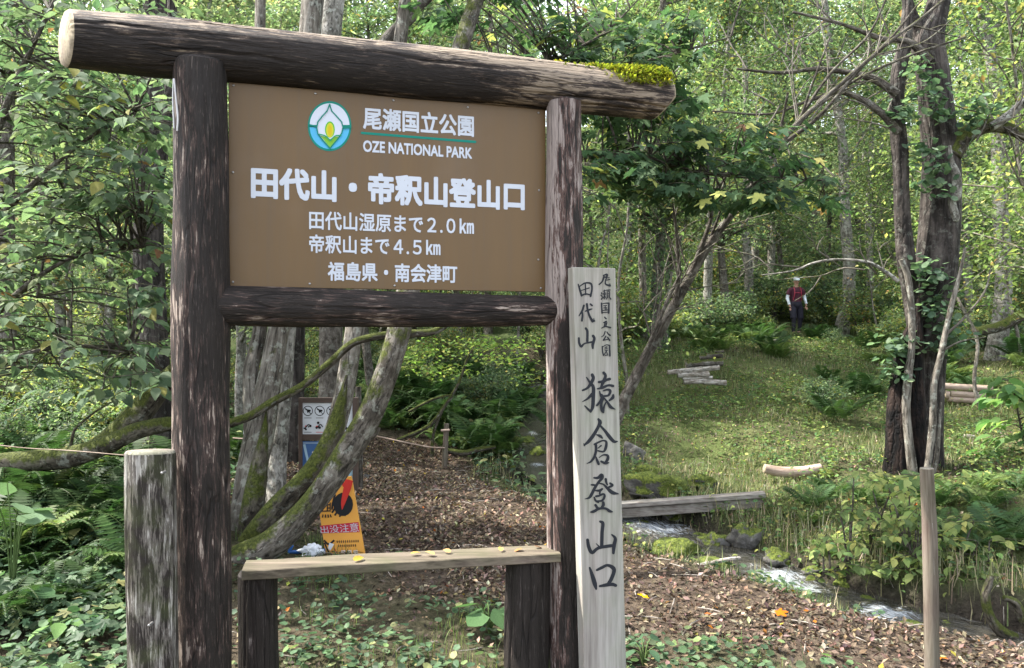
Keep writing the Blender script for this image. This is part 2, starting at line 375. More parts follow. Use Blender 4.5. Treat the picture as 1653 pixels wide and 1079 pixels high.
def m_board(name, a=(.26, .23, .19), b=(.42, .38, .32), green=.3, sc=(1, 1, 1), g=(.22, .26, .16)):
    """weathered sawn wood; object coordinates, grain along z of 'sc' scaling"""
    t = NT(name); v = t.scale(t.attr('tc'), sc)
    g1 = t.noise(v, 60, 4, .6, .3); g2 = t.noise(v, 14, 3, .6, 1.2)
    f = t.math('ADD', t.math('MULTIPLY', g1, .5), t.math('MULTIPLY', g2, .5))
    col = t.ramp(f, [(.3, tuple(x*.6 for x in a)), (.42, a), (.6, b), (.8, tuple(x*1.15 for x in b))])
    st = t.ramp(t.noise(t.attr('tc'), 4, 4), [(.4, 0.), (.7, green)])
    col = t.mix(st, col, g)
    pk = t.ramp(t.noise(v, 5, 3), [(.45, 0.), (.75, .35)]); col = t.mix(pk, col, (.33, .24, .22))
    return t.done(t.bsdf(col, .8, t.bump(g1, .5, .004), .2))
def m_bark(name, a=(.10, .085, .07), b=(.30, .28, .25), moss=0., scale=1., lichen=.3, stretch=.25, deep=1., mossdir=1.):
    t = NT(name); tc = t.attr('tc')
    g = t.noise(t.scale(tc, (1, 1, stretch)), 26*scale, 5, .65, .5)
    vor = t.n('TexVoronoi', 0, {'feature': 'DISTANCE_TO_EDGE'}, Vector=t.n('VectorMath', 0, {'operation': 'ADD'}, i0=t.scale(tc, (1, 1, stretch*.7)), i1=t.scale(t.noise(tc, 9, 2, out=1), (.05, .05, .05))), Scale=22.*scale)
    big = t.noise(tc, 4, 4)
    f = t.math('ADD', t.math('MULTIPLY', g, .6), t.math('MULTIPLY', big, .4))
    col = t.ramp(f, [(.32, tuple(x*.5 for x in a)), (.45, a), (.6, b), (.8, tuple(min(1, x*1.3) for x in b))])
    if deep: cr = t.ramp(vor, [(0., .25), (.12*deep, 1.)])
    else: cr = t.ramp(t.noise(t.scale(tc, (1, 1, stretch*.8)), 38*scale, 3, .7, 1.), [(.36, .35), (.46, 1.)]); col = t.mix(1., col, cr, 'MULTIPLY')
    if lichen:
        lm = t.ramp(t.noise(tc, 11, 4, .7), [(.55, 0.), (.62, lichen)]); col = t.mix(lm, col, (.40, .42, .36))
    if moss:
        nz = t.n('SeparateXYZ', 2, None, Vector=t.n('NewGeometry', 1))
        mm = t.math('ADD', t.math('MULTIPLY', nz, .35*mossdir), t.noise(tc, 6, 5, .7))
        mk = t.ramp(mm, [(.78-moss*.4, 0.), (.90-moss*.4, 1.)])
        mc = t.ramp(t.noise(tc, 60, 3), [(.3, (.022, .030, .006)), (.6, (.070, .082, .016)), (.8, (.13, .14, .03))])
        col = t.mix(mk, col, mc)
    h = t.math('ADD', t.math('MULTIPLY', g, .6), t.math('MULTIPLY', cr, .6))
    return t.done(t.bsdf(col, .85, t.bump(h, .8, .03/scale**.5), .2))
def m_rock(name, moss=.5):
    t = NT(name); oc = t.n('TexCoord', 3)
    f = t.noise(oc, 5, 6, .65); col = t.ramp(f, [(.3, (.03, .028, .025)), (.5, (.095, .09, .082)), (.72, (.22, .21, .195))])
    nz = t.n('SeparateXYZ', 2, None, Vector=t.n('NewGeometry', 1))
    mk = t.ramp(t.math('ADD', t.math('MULTIPLY', nz, .45), t.noise(oc, 4, 5, .7)), [(1.02-moss*.6, 0.), (1.12-moss*.6, 1.)])
    mc = t.ramp(t.noise(oc, 40, 4), [(.3, (.03, .045, .008)), (.55, (.11, .14, .02)), (.75, (.22, .24, .04))])
    h = t.math('ADD', f, t.math('MULTIPLY', t.math('MULTIPLY', t.noise(oc, 60, 3), mk), .4))
    return t.done(t.bsdf(t.mix(mk, col, mc), .8, t.bump(h, 1., .06), .3))
def m_attr(name, rough=.8, spec=.2):
    t = NT(name); return t.done(t.bsdf(t.attr('col'), rough, spec=spec))
def m_ground():
    t = NT('forest_floor'); oc = t.n('TexCoord', 3); msk = t.attr('col')
    s = t.n('SeparateColor', 0, None, Color=msk); s2 = s.node.outputs[1]; s3 = s.node.outputs[2]
    n1 = t.noise(oc, 14, 6, .7); n2 = t.noise(oc, 45, 4, .7); n0 = t.noise(oc, 1.2, 4)
    soil = t.ramp(n1, [(.3, (.032, .024, .018)), (.5, (.075, .056, .041)), (.7, (.15, .118, .085))])
    grass = t.ramp(t.math('ADD', t.math('MULTIPLY', n2, .6), t.math('MULTIPLY', n0, .4)), [(.3, (.03, .040, .014)), (.47, (.075, .10, .03)), (.60, (.13, .13, .06)), (.74, (.22, .18, .12))])
    green = t.ramp(n2, [(.3, (.012, .022, .006)), (.5, (.035, .06, .016)), (.75, (.08, .10, .03))])
    mud = t.ramp(n1, [(.3, (.014, .012, .01)), (.6, (.05, .042, .033)), (.8, (.12, .11, .09))])
    c = t.mix(s, soil, grass); c = t.mix(s2, c, green); c = t.mix(s3, c, mud)
    vor = t.n('TexVoronoi', 0, None, Vector=oc, Scale=26.)
    h = t.math('ADD', t.math('MULTIPLY', vor, .5), n2)
    return t.done(t.bsdf(c, .95, t.bump(h, .8, .05), .1))
MT = {}
MT['ground'] = m_ground()
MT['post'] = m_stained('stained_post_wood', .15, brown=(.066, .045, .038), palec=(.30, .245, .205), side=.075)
MT['postpale'] = m_stained('worn_sunlit_post_wood', -.05, brown=(.10, .062, .052), palec=(.30, .25, .225), zg_=(9.3, 10.0, .105), side=.15)  # wear grows with height; the side term is a sunlit strip painted in
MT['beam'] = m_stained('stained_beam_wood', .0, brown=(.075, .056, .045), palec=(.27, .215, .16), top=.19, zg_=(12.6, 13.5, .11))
MT['dark'] = m_stained('dark_stained_wood', -.25, brown=(.05, .038, .034), palec=(.22, .19, .17))
MT['stub'] = m_stained('half_worn_post_wood', .42, brown=(.13, .115, .10), palec=(.36, .34, .31), green=.25)
MT['cut'] = m_board('pale_end_grain', (.18, .14, .09), (.36, .30, .205), .2, (1, 1, 1))
MT['cutgrey'] = m_board('grey_end_grain', (.08, .07, .055), (.19, .17, .14), .3)
MT['board'] = m_board('weathered_board', (.24, .225, .20), (.36, .34, .31), .35, (1, 1, .05))
MT['bench'] = m_board('bench_wood', (.065, .053, .038), (.15, .125, .09), .6, (.06, 1, 1), (.07, .075, .036))
MT['plank'] = m_board('bridge_wood', (.12, .105, .09), (.25, .235, .21), .25, (.08, 1, 1), (.18, .17, .12))
MT['stake'] = m_board('stake_wood', (.065, .048, .036), (.15, .125, .10), .3, (1, 1, .08), (.14, .15, .09))
MT['log'] = m_board('peeled_log', (.24, .17, .13), (.46, .36, .29), .2, (1, 1, .1), (.2, .2, .12))
MT['barklog'] = m_bark('log_bark', (.20, .17, .14), (.48, .45, .41), 0, 1., .3, .25, 0)
MT['palebark'] = m_bark('pale_bark', (.13, .12, .10), (.30, .285, .255), .0, .8, .55, .5, 0)
MT['greybark'] = m_bark('grey_bark', (.095, .082, .066), (.22, .20, .17), .2, 1., .45, .16, 0)
MT['mossbark'] = m_bark('mossy_bark', (.045, .038, .028), (.13, .115, .09), .80, 1., .3, .4, 0)
MT['halfmoss'] = m_bark('half_mossy_bark', (.07, .06, .048), (.19, .17, .145), .58, 1., .35, .35, 0)
MT['rough'] = m_bark('fissured_bark', (.018, .015, .013), (.070, .059, .052), .12, .55, .12, .14, 1.6)
MT['burnt'] = m_bark('rotten_snag', (.004, .0035, .0035), (.030, .019, .015), .1, .8, 0, .12, 1.5)
MT['darkbark'] = m_bark('dark_bark', (.05, .042, .034), (.15, .135, .115), .3, 1., .2, .35, .6)
MT['leaf'] = m_leaf('leaf'); MT['farleaf'] = m_leaf('far_leaf', .5, .6, 1.0, .25)
MT['herb'] = m_leaf('herb_leaf', .35, .5); MT['grass'] = m_leaf('grass_blade', .35, .6, 1., .2, (1.15, 1.25, .7))
MT['litter'] = m_leaf('dead_leaf', .15, .75, .9, .2, (1.1, 1., .8), 1.15)
MT['moss'] = m_leaf('moss', .3, .9, 1., .1, sat=1.)
MT['rock'] = m_rock('stream_rock', .55); MT['mossrock'] = m_rock('mossy_rock', 1.05); MT['greyrock'] = m_rock('grey_rock', .1)
MT['attr'] = m_attr('painted')
MT['steel'] = m_plain('steel', (.35, .34, .33), .4, .5, .8); MT['white'] = m_plain('white_vinyl', (.48, .51, .57), .35, .5)
MT['ink'] = m_plain('brush_ink', (.020, .022, .027), .7, .2)
def m_panel():
    t = NT('brown_panel'); oc = t.attr('tc')
    v = t.noise(t.scale(oc, (1, 1, .12)), 6, 4, .6); f = t.noise(oc, 120, 2)
    c = t.ramp(v, [(.3, (.116, .068, .026)), (.7, (.142, .086, .036))])
    hz = t.ramp(t.noise(oc, 2.2, 3), [(.52, 0.), (.75, .22)]); c = t.mix(hz, c, (.19, .145, .11))
    dr = t.ramp(t.noise(t.scale(oc, (1, 1, .05)), 28, 3, .7), [(.5, 0.), (.75, .30)]); c = t.mix(dr, c, (.10, .075, .05))
    c = t.mix(t.math('MULTIPLY', f, .12), c, (.10, .06, .030))
    return t.done(t.bsdf(c, t.ramp(v, [(.3, .34), (.7, .5)]), None, .30))
MT['panel'] = m_panel()
def m_water():
    t = NT('stream_water'); tc = t.attr('tc'); fo = t.attr('col')
    n1 = t.noise(t.scale(tc, (1, .35, 1)), 16, 4, .65, .5); n2 = t.noise(t.scale(tc, (1, .3, 1)), 38, 4, .7, .5)
    s = t.n('SeparateColor', 0, None, Color=fo)
    n3 = t.noise(t.scale(tc, (1, .22, 1)), 70, 5, .75, 1.)
    fm = t.ramp(t.math('ADD', t.math('ADD', t.math('MULTIPLY', n2, .6), t.math('MULTIPLY', n3, .6)), t.math('MULTIPLY', s, .42)), [(.78, 0.), (1.02, 1.)])
    w_ = t.bsdf((.035, .032, .024), .06, t.bump(n1, .9, .05), .6)
    f_ = t.bsdf((.42, .46, .50), .45, t.bump(n2, .6, .02), .4)
    return t.done(t.n('MixShader', 0, None, i0=fm, i1=w_, i2=f_))
MT['water'] = m_water()

# ------------------------------------------------------------------ ground
def graded(lo, hi, a, b, fine, growth=1.06):
    c = list(np.arange(a, b, fine)); s = fine; x = c[-1]
    while x < hi: s *= growth; x += s; c.append(x)
    s = fine; x = c[0]; l = []
    while x > lo: s *= growth; x -= s; l.append(x)
    return np.array(l[::-1]+c)
gx = graded(-140, 140, -7.5, 9, .075); gy = graded(-90, 190, 2.2, 14, .065, 1.035)
X, Yg = np.meshgrid(gx, gy); Z = zg(X, Yg)
dp, hw, _ = polydist(X, Yg, PATH); dps = dp/hw+fbm2(X, Yg, 1.4, 11)*.35
ds, _, sside = polydist(X, Yg, STREAM)
path_m = 1-smooth(dps, .8, 1.2)
mud_m = 1-smooth(ds+fbm2(X, Yg, 1.5, 13)*.15, .35, .62)
def right_side(x, y):       # the sunny terrace beyond the stream
    d, _, s = polydist(x, y, STREAM); return np.where(s > 0, 1., 0.)*smooth(x-(.02*y+.3), -.5, .8)*(1-.7*smooth(y, 22, 34))*smooth(x+.12*(y-16), -1, 3)
terr = right_side(X, Yg)*smooth(fbm2(X, Yg, .5, 12)+.9, .1, .7)
green_m = (.35+.65*smooth(Yg, 6, 9))*(1-path_m)*(1-terr*.85)*np.maximum(smooth(fbm2(X, Yg, 1.1, 14)+.55, .1, .8), smooth(Yg, 18, 28)*.9)
colr = np.stack([np.clip(terr, 0, 1), np.clip(green_m, 0, 1)*.9, np.clip(mud_m, 0, 1)], -1)
g = MB(); ny, nx = X.shape
i = (np.arange(ny-1)[:, None]*nx+np.arange(nx-1)[None]).ravel()
g.add(np.stack([X, Yg, Z], -1).reshape(-1, 3), [np.stack([i, i+1, i+nx+1, i+nx], -1)], None, colr.reshape(-1, 3))
g.build('ground', MT['ground'], kind='structure', label='leaf strewn forest floor rising into the wooded hillside')
# stream water
sp = spline(STREAM, 260); T = np.gradient(sp[:, :2], axis=0); T /= np.linalg.norm(T, axis=1)[:, None]; Nn = np.c_[-T[:, 1], T[:, 0]]
for a in range(1, len(sp)): sp[a, 2] = min(sp[a, 2], sp[a-1, 2])
falls = np.array([STREAM[5][:2], STREAM[4][:2]*.4+STREAM[5][:2]*.6, STREAM[7][:2]*.5+STREAM[8][:2]*.5, STREAM[9][:2]*.6+STREAM[10][:2]*.4, STREAM[3][:2], STREAM[2][:2], STREAM[8][:2]])
fw = np.array([.42, .35, .35, .3, .13, .13, .22])
cr = np.linspace(-.62, .50, 15); L = np.r_[0, np.cumsum(np.linalg.norm(np.diff(sp, axis=0), axis=1))]
XY = sp[:, None, :2]+Nn[:, None]*(cr[None, :, None]*(1-.5*smooth(sp[:, 1], 9.3, 11.))[:, None, None])
fo = np.zeros(XY.shape[:2])
for q, r_ in zip(falls, fw): fo = np.maximum(fo, np.exp(-((XY-q)**2).sum(-1)/r_**2))
foc = np.clip(fo*.74, 0, 1)
zz = sp[:, None, 2]+.0*cr+noise3(np.concatenate([XY, XY[..., :1]*0], -1), 7, 3)*(.012+.035*fo)
wv = MB(); i = (np.arange(259)[:, None]*15+np.arange(14)[None]).ravel()
wv.add(np.concatenate([XY, zz[..., None]], -1).reshape(-1, 3), [np.stack([i, i+15, i+16, i+1], -1)],
       np.stack([np.broadcast_to(cr, fo.shape), np.broadcast_to(L[:, None], fo.shape), fo*0], -1).reshape(-1, 3), np.repeat(foc.reshape(-1, 1), 3, 1))
wv.build('water', MT['water'], kind='structure', label='narrow mountain stream with white riffles')

# ------------------------------------------------------------------ sign frame
U = np.array([.956, .294, 0]); U /= np.linalg.norm(U); NF = np.array([U[1], -U[0], 0]); ZZ = np.array([0, 0, 1.])
PL = np.array([-1.369, 3.9, 0.])
def plane_st(px, py, P0=PL):
    d = P(px, py, 1.)-np.array([0, 0, CAMZ]); c0 = np.array([0, 0, CAMZ])
    t = ((P0-c0)@NF)/(d@NF); h = c0+d*t; return (h-P0)@U, h[2]
def plane_pt(s, z, P0=PL, off=0.): return P0*np.array([1, 1, 0])+U*s+NF*off+ZZ*z
frame = empty('wooden_sign_frame', (-.6, 4.15, 0), label='dark stained log frame carrying the brown panel with white Japanese lettering', cat='sign')
def child(mb, name, mat, par, smooth=True, **k):
    o = mb.build(name, mat, par, smooth, **k)
    w0 = Vector((0, 0, 0)); q = par
    while q: w0 += q.location; q = q.parent
    o.location = -w0; return o
def post(name, par, base, top, r0, r1, mat, capm, seed, lean=(0, 0), n=110, seg=110, rough=.05, **k):
    mb = MB(); b = np.array(base, float); t_ = np.array([base[0]+lean[0], base[1]+lean[1], top])
    mid = (b+t_)/2+np.array([random.uniform(-.008, .008), 0, 0])
    tube(mb, [b, mid, t_], [r0, (r0+r1)/2, r1], seg, n, rough, 5, True, 0, 1, seed, bulge=.035, cracks=16)
    return child(mb, name, [mat, capm], par, **k)
c_l = PL-U*.125+NF*.05; c_r = PL+U*1.615+U*.095+NF*.045
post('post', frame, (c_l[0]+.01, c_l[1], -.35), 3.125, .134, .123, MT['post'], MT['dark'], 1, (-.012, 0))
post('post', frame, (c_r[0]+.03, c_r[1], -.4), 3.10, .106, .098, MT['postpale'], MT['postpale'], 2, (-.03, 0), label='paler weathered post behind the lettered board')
# main beam
mb = MB(); a = PL+U*-.70+ZZ*3.205; b = PL+U*2.34+ZZ*3.185
t4 = np.linspace(0, 1, 6); pts = [a*(1-t)+b*t+ZZ*.012*math.sin(t*3.1) for t in t4]
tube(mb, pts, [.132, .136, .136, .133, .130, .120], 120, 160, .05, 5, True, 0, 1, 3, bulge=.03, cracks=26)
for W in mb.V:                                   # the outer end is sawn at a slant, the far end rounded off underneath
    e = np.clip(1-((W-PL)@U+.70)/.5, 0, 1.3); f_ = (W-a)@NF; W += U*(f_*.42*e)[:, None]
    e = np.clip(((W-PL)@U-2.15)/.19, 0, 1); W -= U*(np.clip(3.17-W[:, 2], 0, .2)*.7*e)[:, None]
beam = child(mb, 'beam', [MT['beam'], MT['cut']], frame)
# moss on beam
mm = MB(); n = 22000; s = RNG.beta(1.2, 1.0, n)*.66+1.66; th = RNG.normal(0, .55, n); th = np.clip(th, -1.25, 1.25)
keep = ((noise2(s, th, 9, 5)+.5*noise2(s, th, 30, 6)+smooth(s, 1.8, 2.25)*1.6-np.abs(th)*.85-.10)*1.6+.3 > RNG.random(n)) & (s < 2.33); s, th = s[keep], th[keep]; n = len(s)
rb = .130+RNG.random(n)[:, None]*(.010+.022*smooth(s, 1.9, 2.25)[:, None]); pos = (PL+ZZ*3.188)[None]+U*s[:, None]+(ZZ[None]*np.cos(th)[:, None]+NF[None]*np.sin(th)[:, None])*rb
rm = rotmats(n, (-60, 60)); scatter(mm, T_QUAD, pos+RNG.normal(0, .004, (n, 3)), rm, RNG.uniform(.012, .030, n), palette(n, [(.20, .22, .025), (.29, .29, .03), (.09, .11, .02)], [4, 3, 2]))
child(mm, 'moss', MT['moss'], frame, False, kind='stuff')
# cross rail
mb = MB(); s0, z0 = plane_st(352, 498); s1, z1 = plane_st(912, 504)
a = PL+U*(s0+.01)+ZZ*1.985+NF*.05; b = PL+U*(s1-.02)+ZZ*1.975+NF*.04
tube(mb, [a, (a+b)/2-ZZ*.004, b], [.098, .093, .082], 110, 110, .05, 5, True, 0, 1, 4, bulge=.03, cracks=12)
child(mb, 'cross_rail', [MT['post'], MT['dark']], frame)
# brown panel
s_l, s_r = plane_st(369, 300)[0], plane_st(881, 300)[0]; z_b, z_t = 2.079, 3.071
mb = MB(); box(mb, plane_pt(s_l, z_b, off=-.022), U*(s_r-s_l), -NF*-.022, ZZ*(z_t-z_b), bev=.002)
panel = child(mb, 'sign_panel', MT['panel'], frame, False)
POFF = .0015
def text_mesh(body, space=1.):
    cu = bpy.data.curves.new('lettering', 'FONT'); cu.body = body; cu.size = 1; cu.resolution_u = 3; cu.space_character = space
    o = bpy.data.objects.new('lettering', cu); COL.objects.link(o)
    dg = bpy.context.evaluated_depsgraph_get(); me = o.evaluated_get(dg).to_mesh()
    n = len(me.vertices); V = np.empty(n*3); me.vertices.foreach_get('co', V); V = V.reshape(-1, 3)
    Ft = {}
    for p in me.polygons: Ft.setdefault(len(p.vertices), []).append(tuple(p.vertices))
    Fs = list(Ft.values()); o.evaluated_get(dg).to_mesh_clear(); bpy.data.objects.remove(o); bpy.data.curves.remove(cu)
    return V, Fs
def text_on(body, x0, y0, x1, y1, par, mat, bold=.02, P0=PL, off=POFF, rz=None):
    """fit text between the pixel columns x0..x1 and rows y0 (top) .. y1 (bottom) taken at the left end of the line"""
    V, Fs = text_mesh(body); lo, hi = V.min(0)-bold, V.max(0)+bold      # bold: the glyphs set again a little to each side
    sa, za = plane_st(x0, y0, P0); sb, _ = plane_st(x1, y0, P0); _, zb = plane_st(x0, y1, P0)
    mb = MB()
    for k in range(9):
        a = k*math.pi/4; d = np.array([math.cos(a), math.sin(a), 0])*(bold if k < 8 else 0)
        if abs(d[0]) > .001 and abs(d[1]) > .001: d = np.array([np.sign(d[0]), np.sign(d[1]), 0])*bold*.85
        q = (V+d-lo)/(hi-lo+1e-9); W = plane_pt(0, 0, P0, off+k*.0001)[None]+U*(sa+(sb-sa)*q[:, :1])+ZZ*(zb+(za-zb)*q[:, 1:2]); mb.add(W, Fs)
    return child(mb, 'lettering', mat, par, False)
# pixel boxes: left x, top y at left, right x, bottom y at left
for body, x0, y0, x1, y1, bo in [('尾瀬国立公園', 586, 173, 765, 209, .028), ('OZE NATIONAL PARK', 586, 227, 762, 246, .030),
        ('田代山・帝釈山登山口', 405, 268, 847, 321, .042), ('田代山湿原まで２.０㎞', 499, 341, 765, 371, .020), ('帝釈山まで４.５㎞', 499, 379, 711, 409, .020),
        ('福島県・南会津町', 529, 423, 738, 454, .026)]:
    text_on(body, x0, y0, x1, y1, panel, MT['white'], bo)
def poly_on(par, name, polys, mat, P0=PL, off=POFF, cols=None):
    mb = MB()
    for k, (pl, c) in enumerate(polys):
        st = [plane_st(x, y, P0) for x, y in pl]; W = [plane_pt(a, b, P0, off+k*.0002) for a, b in st]
        cen = np.mean(W, 0); n = len(W); mb.add(np.vstack([W, [cen]]), [[(n, (i+1) % n, i) for i in range(n)]], None, c)
    return child(mb, name, mat, par, False)
def line_px(pts, w):
    pts = np.array(pts, float); T = np.gradient(pts, axis=0); T /= np.linalg.norm(T, axis=1)[:, None]+1e-9; N = np.c_[-T[:, 1], T[:, 0]]
    w = np.broadcast_to(np.asarray(w, float), (len(pts),))[:, None]/2
    return pts+N*w, pts-N*w
def ribbons_on(par, name, lines, mat, P0=PL, off=POFF, step=.00012, lift0=0):
    """strokes as flat ribbons with round ends, each a hair above the one before"""
    mb = MB(); k = 0
    for pts, w, c in lines:
        pts = np.array(pts, float); w = np.broadcast_to(np.asarray(w, float), (len(pts),))
        if len(pts) > 2: q = spline(np.c_[pts, w], len(pts)*5)
        else: q = spline(np.c_[pts, w], 4)
        p, ww = q[:, :2], np.maximum(q[:, 2], .3)
        A, B = line_px(p, ww); k += 1; o_ = off+step*k
        a = [plane_pt(*plane_st(x, y, P0), P0, o_) for x, y in A]; b = [plane_pt(*plane_st(x, y, P0), P0, o_) for x, y in B]
        m = len(a); mb.add(a+b, [[(i, m+i, m+i+1, i+1) for i in range(m-1)]], None, c)
        for e in (0, -1):
            k += 1; cc = p[e]; r = ww[e]/2
            W = [plane_pt(*plane_st(cc[0]+r*math.cos(t), cc[1]+r*math.sin(t), P0), P0, off+step*k) for t in np.linspace(0, 2*math.pi, 10, endpoint=False)]
            mb.add(W+[np.mean(W, 0)], [[(10, (i+1) % 10, i) for i in range(10)]], None, c)
    return child(mb, name, mat, par, False)
# emblem (zoom: origin 480,150 scale 9.81)
def z7(pts): return [(480+x/9.81, 150+y/9.81) for x, y in pts]
ecx, ecy, erx, ery = 510, 535, 345, 395
ell = lambda k, a0=0, a1=360, n=48: [(ecx+erx*k*math.cos(R(a)), ecy+ery*k*math.sin(R(a))) for a in np.linspace(a0, a1, n, endpoint=(a1-a0 < 360))]
TEAL, WHT, BLU, GRN, YEL, ORG = (.01, .20, .155), (.56, .60, .68), (.09, .40, .64), (.20, .44, .05), (.52, .52, .04), (.56, .42, .02)
drop = [(510, 195), (545, 300), (620, 380), (700, 470), (722, 560), (700, 650), (640, 740), (515, 890), (400, 760), (325, 660), (305, 560), (325, 470), (395, 380), (470, 300)]
poly_on(panel, 'emblem', [(z7(ell(1.0)), TEAL), (z7(ell(.915, 183, 357)), WHT), (z7(ell(.915, 3, 177)), BLU),
    (z7(drop), WHT), (z7([(365, 690), (440, 700), (520, 770), (600, 700), (675, 710), (515, 875)]), GRN),
    (z7([(515+78*math.cos(R(a)), 590+130*math.sin(R(a))) for a in range(0, 360, 20)]), (.10, .40, .05)),
    (z7([(515+60*math.cos(R(a)), 600+118*math.sin(R(a))) for a in range(0, 360, 20)]), YEL),
    (z7([(515+30*math.cos(R(a)), 605+85*math.sin(R(a))) for a in range(0, 360, 20)]), ORG)], MT['attr'])
ribbons_on(panel, 'emblem_outline', [(z7([a]+[b]), 2.0, TEAL) for a, b in zip(drop, drop[1:]+drop[:1])]+
    [(z7([(195, 520), (300, 545)]), 2.4, TEAL), (z7([(730, 570), (835, 560)]), 2.4, TEAL), (z7([(350, 670), (440, 695), (520, 770)]), 1.8, (.02, .3, .12)), (z7([(520, 770), (600, 695), (690, 690)]), 1.8, (.02, .3, .12))],
    MT['attr'], off=POFF+.002)
ribbons_on(panel, 'underline', [([(584, 215.5), (767, 230)], 3.8, TEAL)], MT['attr'])
for (x, y) in [(377, 139), (509, 152), (635, 163), (755, 174), (869, 183), (376, 279), (376, 456), (637, 462), (873, 466), (870, 308), (869, 420), (500, 459)]:
    mb = MB(); s_, z_ = plane_st(x, y); c0 = plane_pt(s_, z_, off=.0)
    tube(mb, [c0, c0+NF*.004], [.006, .005], 8, 2, caps=True); child(mb, 'screw', MT['steel'], panel)
# wire hook on the outer post
mb = MB(); px_limb(mb, [(281, 128, 3), (284, 160, 3), (287, 190, 3.5), (286, 212, 3)], 3.66, seg=6, n=12); child(mb, 'wire', MT['steel'], frame)
mb = MB(); px_limb(mb, [(280, 128, 2.5), (279, 165, 2.5), (281, 208, 2.5)], 3.66, seg=6, n=12); child(mb, 'wire', MT['steel'], frame)
# ---- short stub post beside the frame
o = empty('short_post', (-1.63, 3.62, 0), label='short weathered half-log post standing against the outer leg of the sign frame', cat='post')
mb = MB(); b0 = np.array([-1.605, 3.62, -.35]); t0 = np.array([-1.622, 3.62, 1.315])
th = np.linspace(0, 2*math.pi, 64, endpoint=False)
tube(mb, [b0, (b0+t0)/2, t0], [.116, .117, .114], 110, 90, .05, 5, True, 0, 1, 6, cracks=14)
for W in mb.V: W[:, 1] = 3.62+(W[:, 1]-3.62)*.55      # a half log
V = mb.V[0]                                     # one sawn flat side
ax = -1.612; fl = V[:, 0]-ax; V[:, 0] = np.where(fl > .098, ax+.098+(fl-.098)*.15, V[:, 0])
for q in (1, 2): 
    if q < len(mb.V): VV = mb.V[q]; fl = VV[:, 0]-ax; VV[:, 0] = np.where(fl > .098, ax+.098+(fl-.098)*.15, VV[:, 0])
child(mb, 'trunk_section', [MT['stub'], MT['cutgrey']], o)
for (x, y, c) in [(262, 764, 0), (241, 1010, 1)]:
    mb = MB(); c0 = P(x, y, 3.50); tube(mb, [c0+np.array([0, .03, 0]), c0-np.array([0, .006, 0])], [.006, .006], 8, 2); child(mb, 'nail', MT['steel'], o)
# ---- bench
bench = empty('bench', (-.53, 4.2, 0), label='low plank bench on dark log legs under the sign panel', cat='bench')
ZT = .70; fl_, fr_ = np.array([-1.315, 3.914, 0]), np.array([.256, 4.225, 0]); bd = (fr_-fl_); bn = np.array([-bd[1], bd[0], 0])/np.linalg.norm(bd)
mb = MB()
nS, nW = 60, 8                                    # seat: sawn plank with slightly wavy faces
for _ in (0,):
    sx = np.linspace(0, 1, nS); prof = np.array([(0, 0), (0, -.048), (.19, -.048), (.19, 0), (.14, .0015), (.095, 0), (.05, .001), (.004, .001)])
    prof = np.array([(0, -.004), (0, -.044), (.004, -.048), (.186, -.048), (.19, -.044), (.19, -.004), (.186, 0), (.095, .001), (.004, 0)])
    m = len(prof); V = fl_+bd*sx[:, None, None]+bn*prof[None, :, :1]+ZZ*(ZT+prof[None, :, 1:])
    V = V+noise3(V, 5, 7)[..., None]*np.array([0, 0, .004])+noise3(V, 9, 8)[..., None]*np.array([0, .003, 0])
    i = np.arange(nS-1)[:, None]*m; j = np.arange(m)[None]; k = (j+1) % m
    mb.add(V.reshape(-1, 3), [np.stack([i+j, i+m+j, i+m+k, i+k], -1).reshape(-1, 4), [tuple(range(m))], [tuple((nS-1)*m+q for q in reversed(range(m)))]],
           V.reshape(-1, 3))
child(mb, 'seat', MT['bench'], bench, False)
for (cx, Yd, r, sd_) in [(411, 4.03, .101, 11), (850, 4.30, .122, 12)]:
    x = (cx-CX)/F*Yd; post('leg', bench, (x+.008, Yd+.03, -.35), ZT-.055, r, r*.99, MT['dark'], MT['dark'], sd_, n=40)
# leaves lying on the bench
lm = {}
def leaf_mesh(name, tmpl, col, mat):
    key = (name, id(tmpl), tuple(col))
    if key not in lm:
        mb = MB(); mb.add(tmpl[0], tmpl[1], None, col); lm[key] = mb.mesh(name, mat)
    return lm[key]
for px_, back, c, s, nm in [(655, .10, (.35, .25, .10), .055, 'pale tan'), (694, .06, (.50, .36, .16), .06, 'large yellow tan'), (722, .09, (.42, .28, .14), .05, 'small curled tan'), (805, .07, (.55, .42, .16), .05, 'yellow'), (845, .09, (.30, .17, .09), .06, 'brown'), (868, .12, (.22, .12, .07), .05, 'dark brown'), (562, .03, (.33, .24, .07), .07, 'olive curled')]:
    t_ = (px_-390)/515.; pt = fl_+bd*t_+bn*back+ZZ*(ZT+.012)
    inst(leaf_mesh('fallen_leaf', T_LEAF, c, MT['litter']), 'fallen_leaf', None, pt, (R(random.uniform(-25, 25)), R(random.uniform(-15, 15)), random.uniform(0, 6.28)), s,
         label=nm+' fallen leaf lying on the bench plank'+{655: ' nearest its middle', 805: ' close to the lettered board', 845: ' between the yellow leaf and plank end', 868: ' next to the plank end'}.get(px_, ''), cat='leaf', group='fallen leaves on the bench')
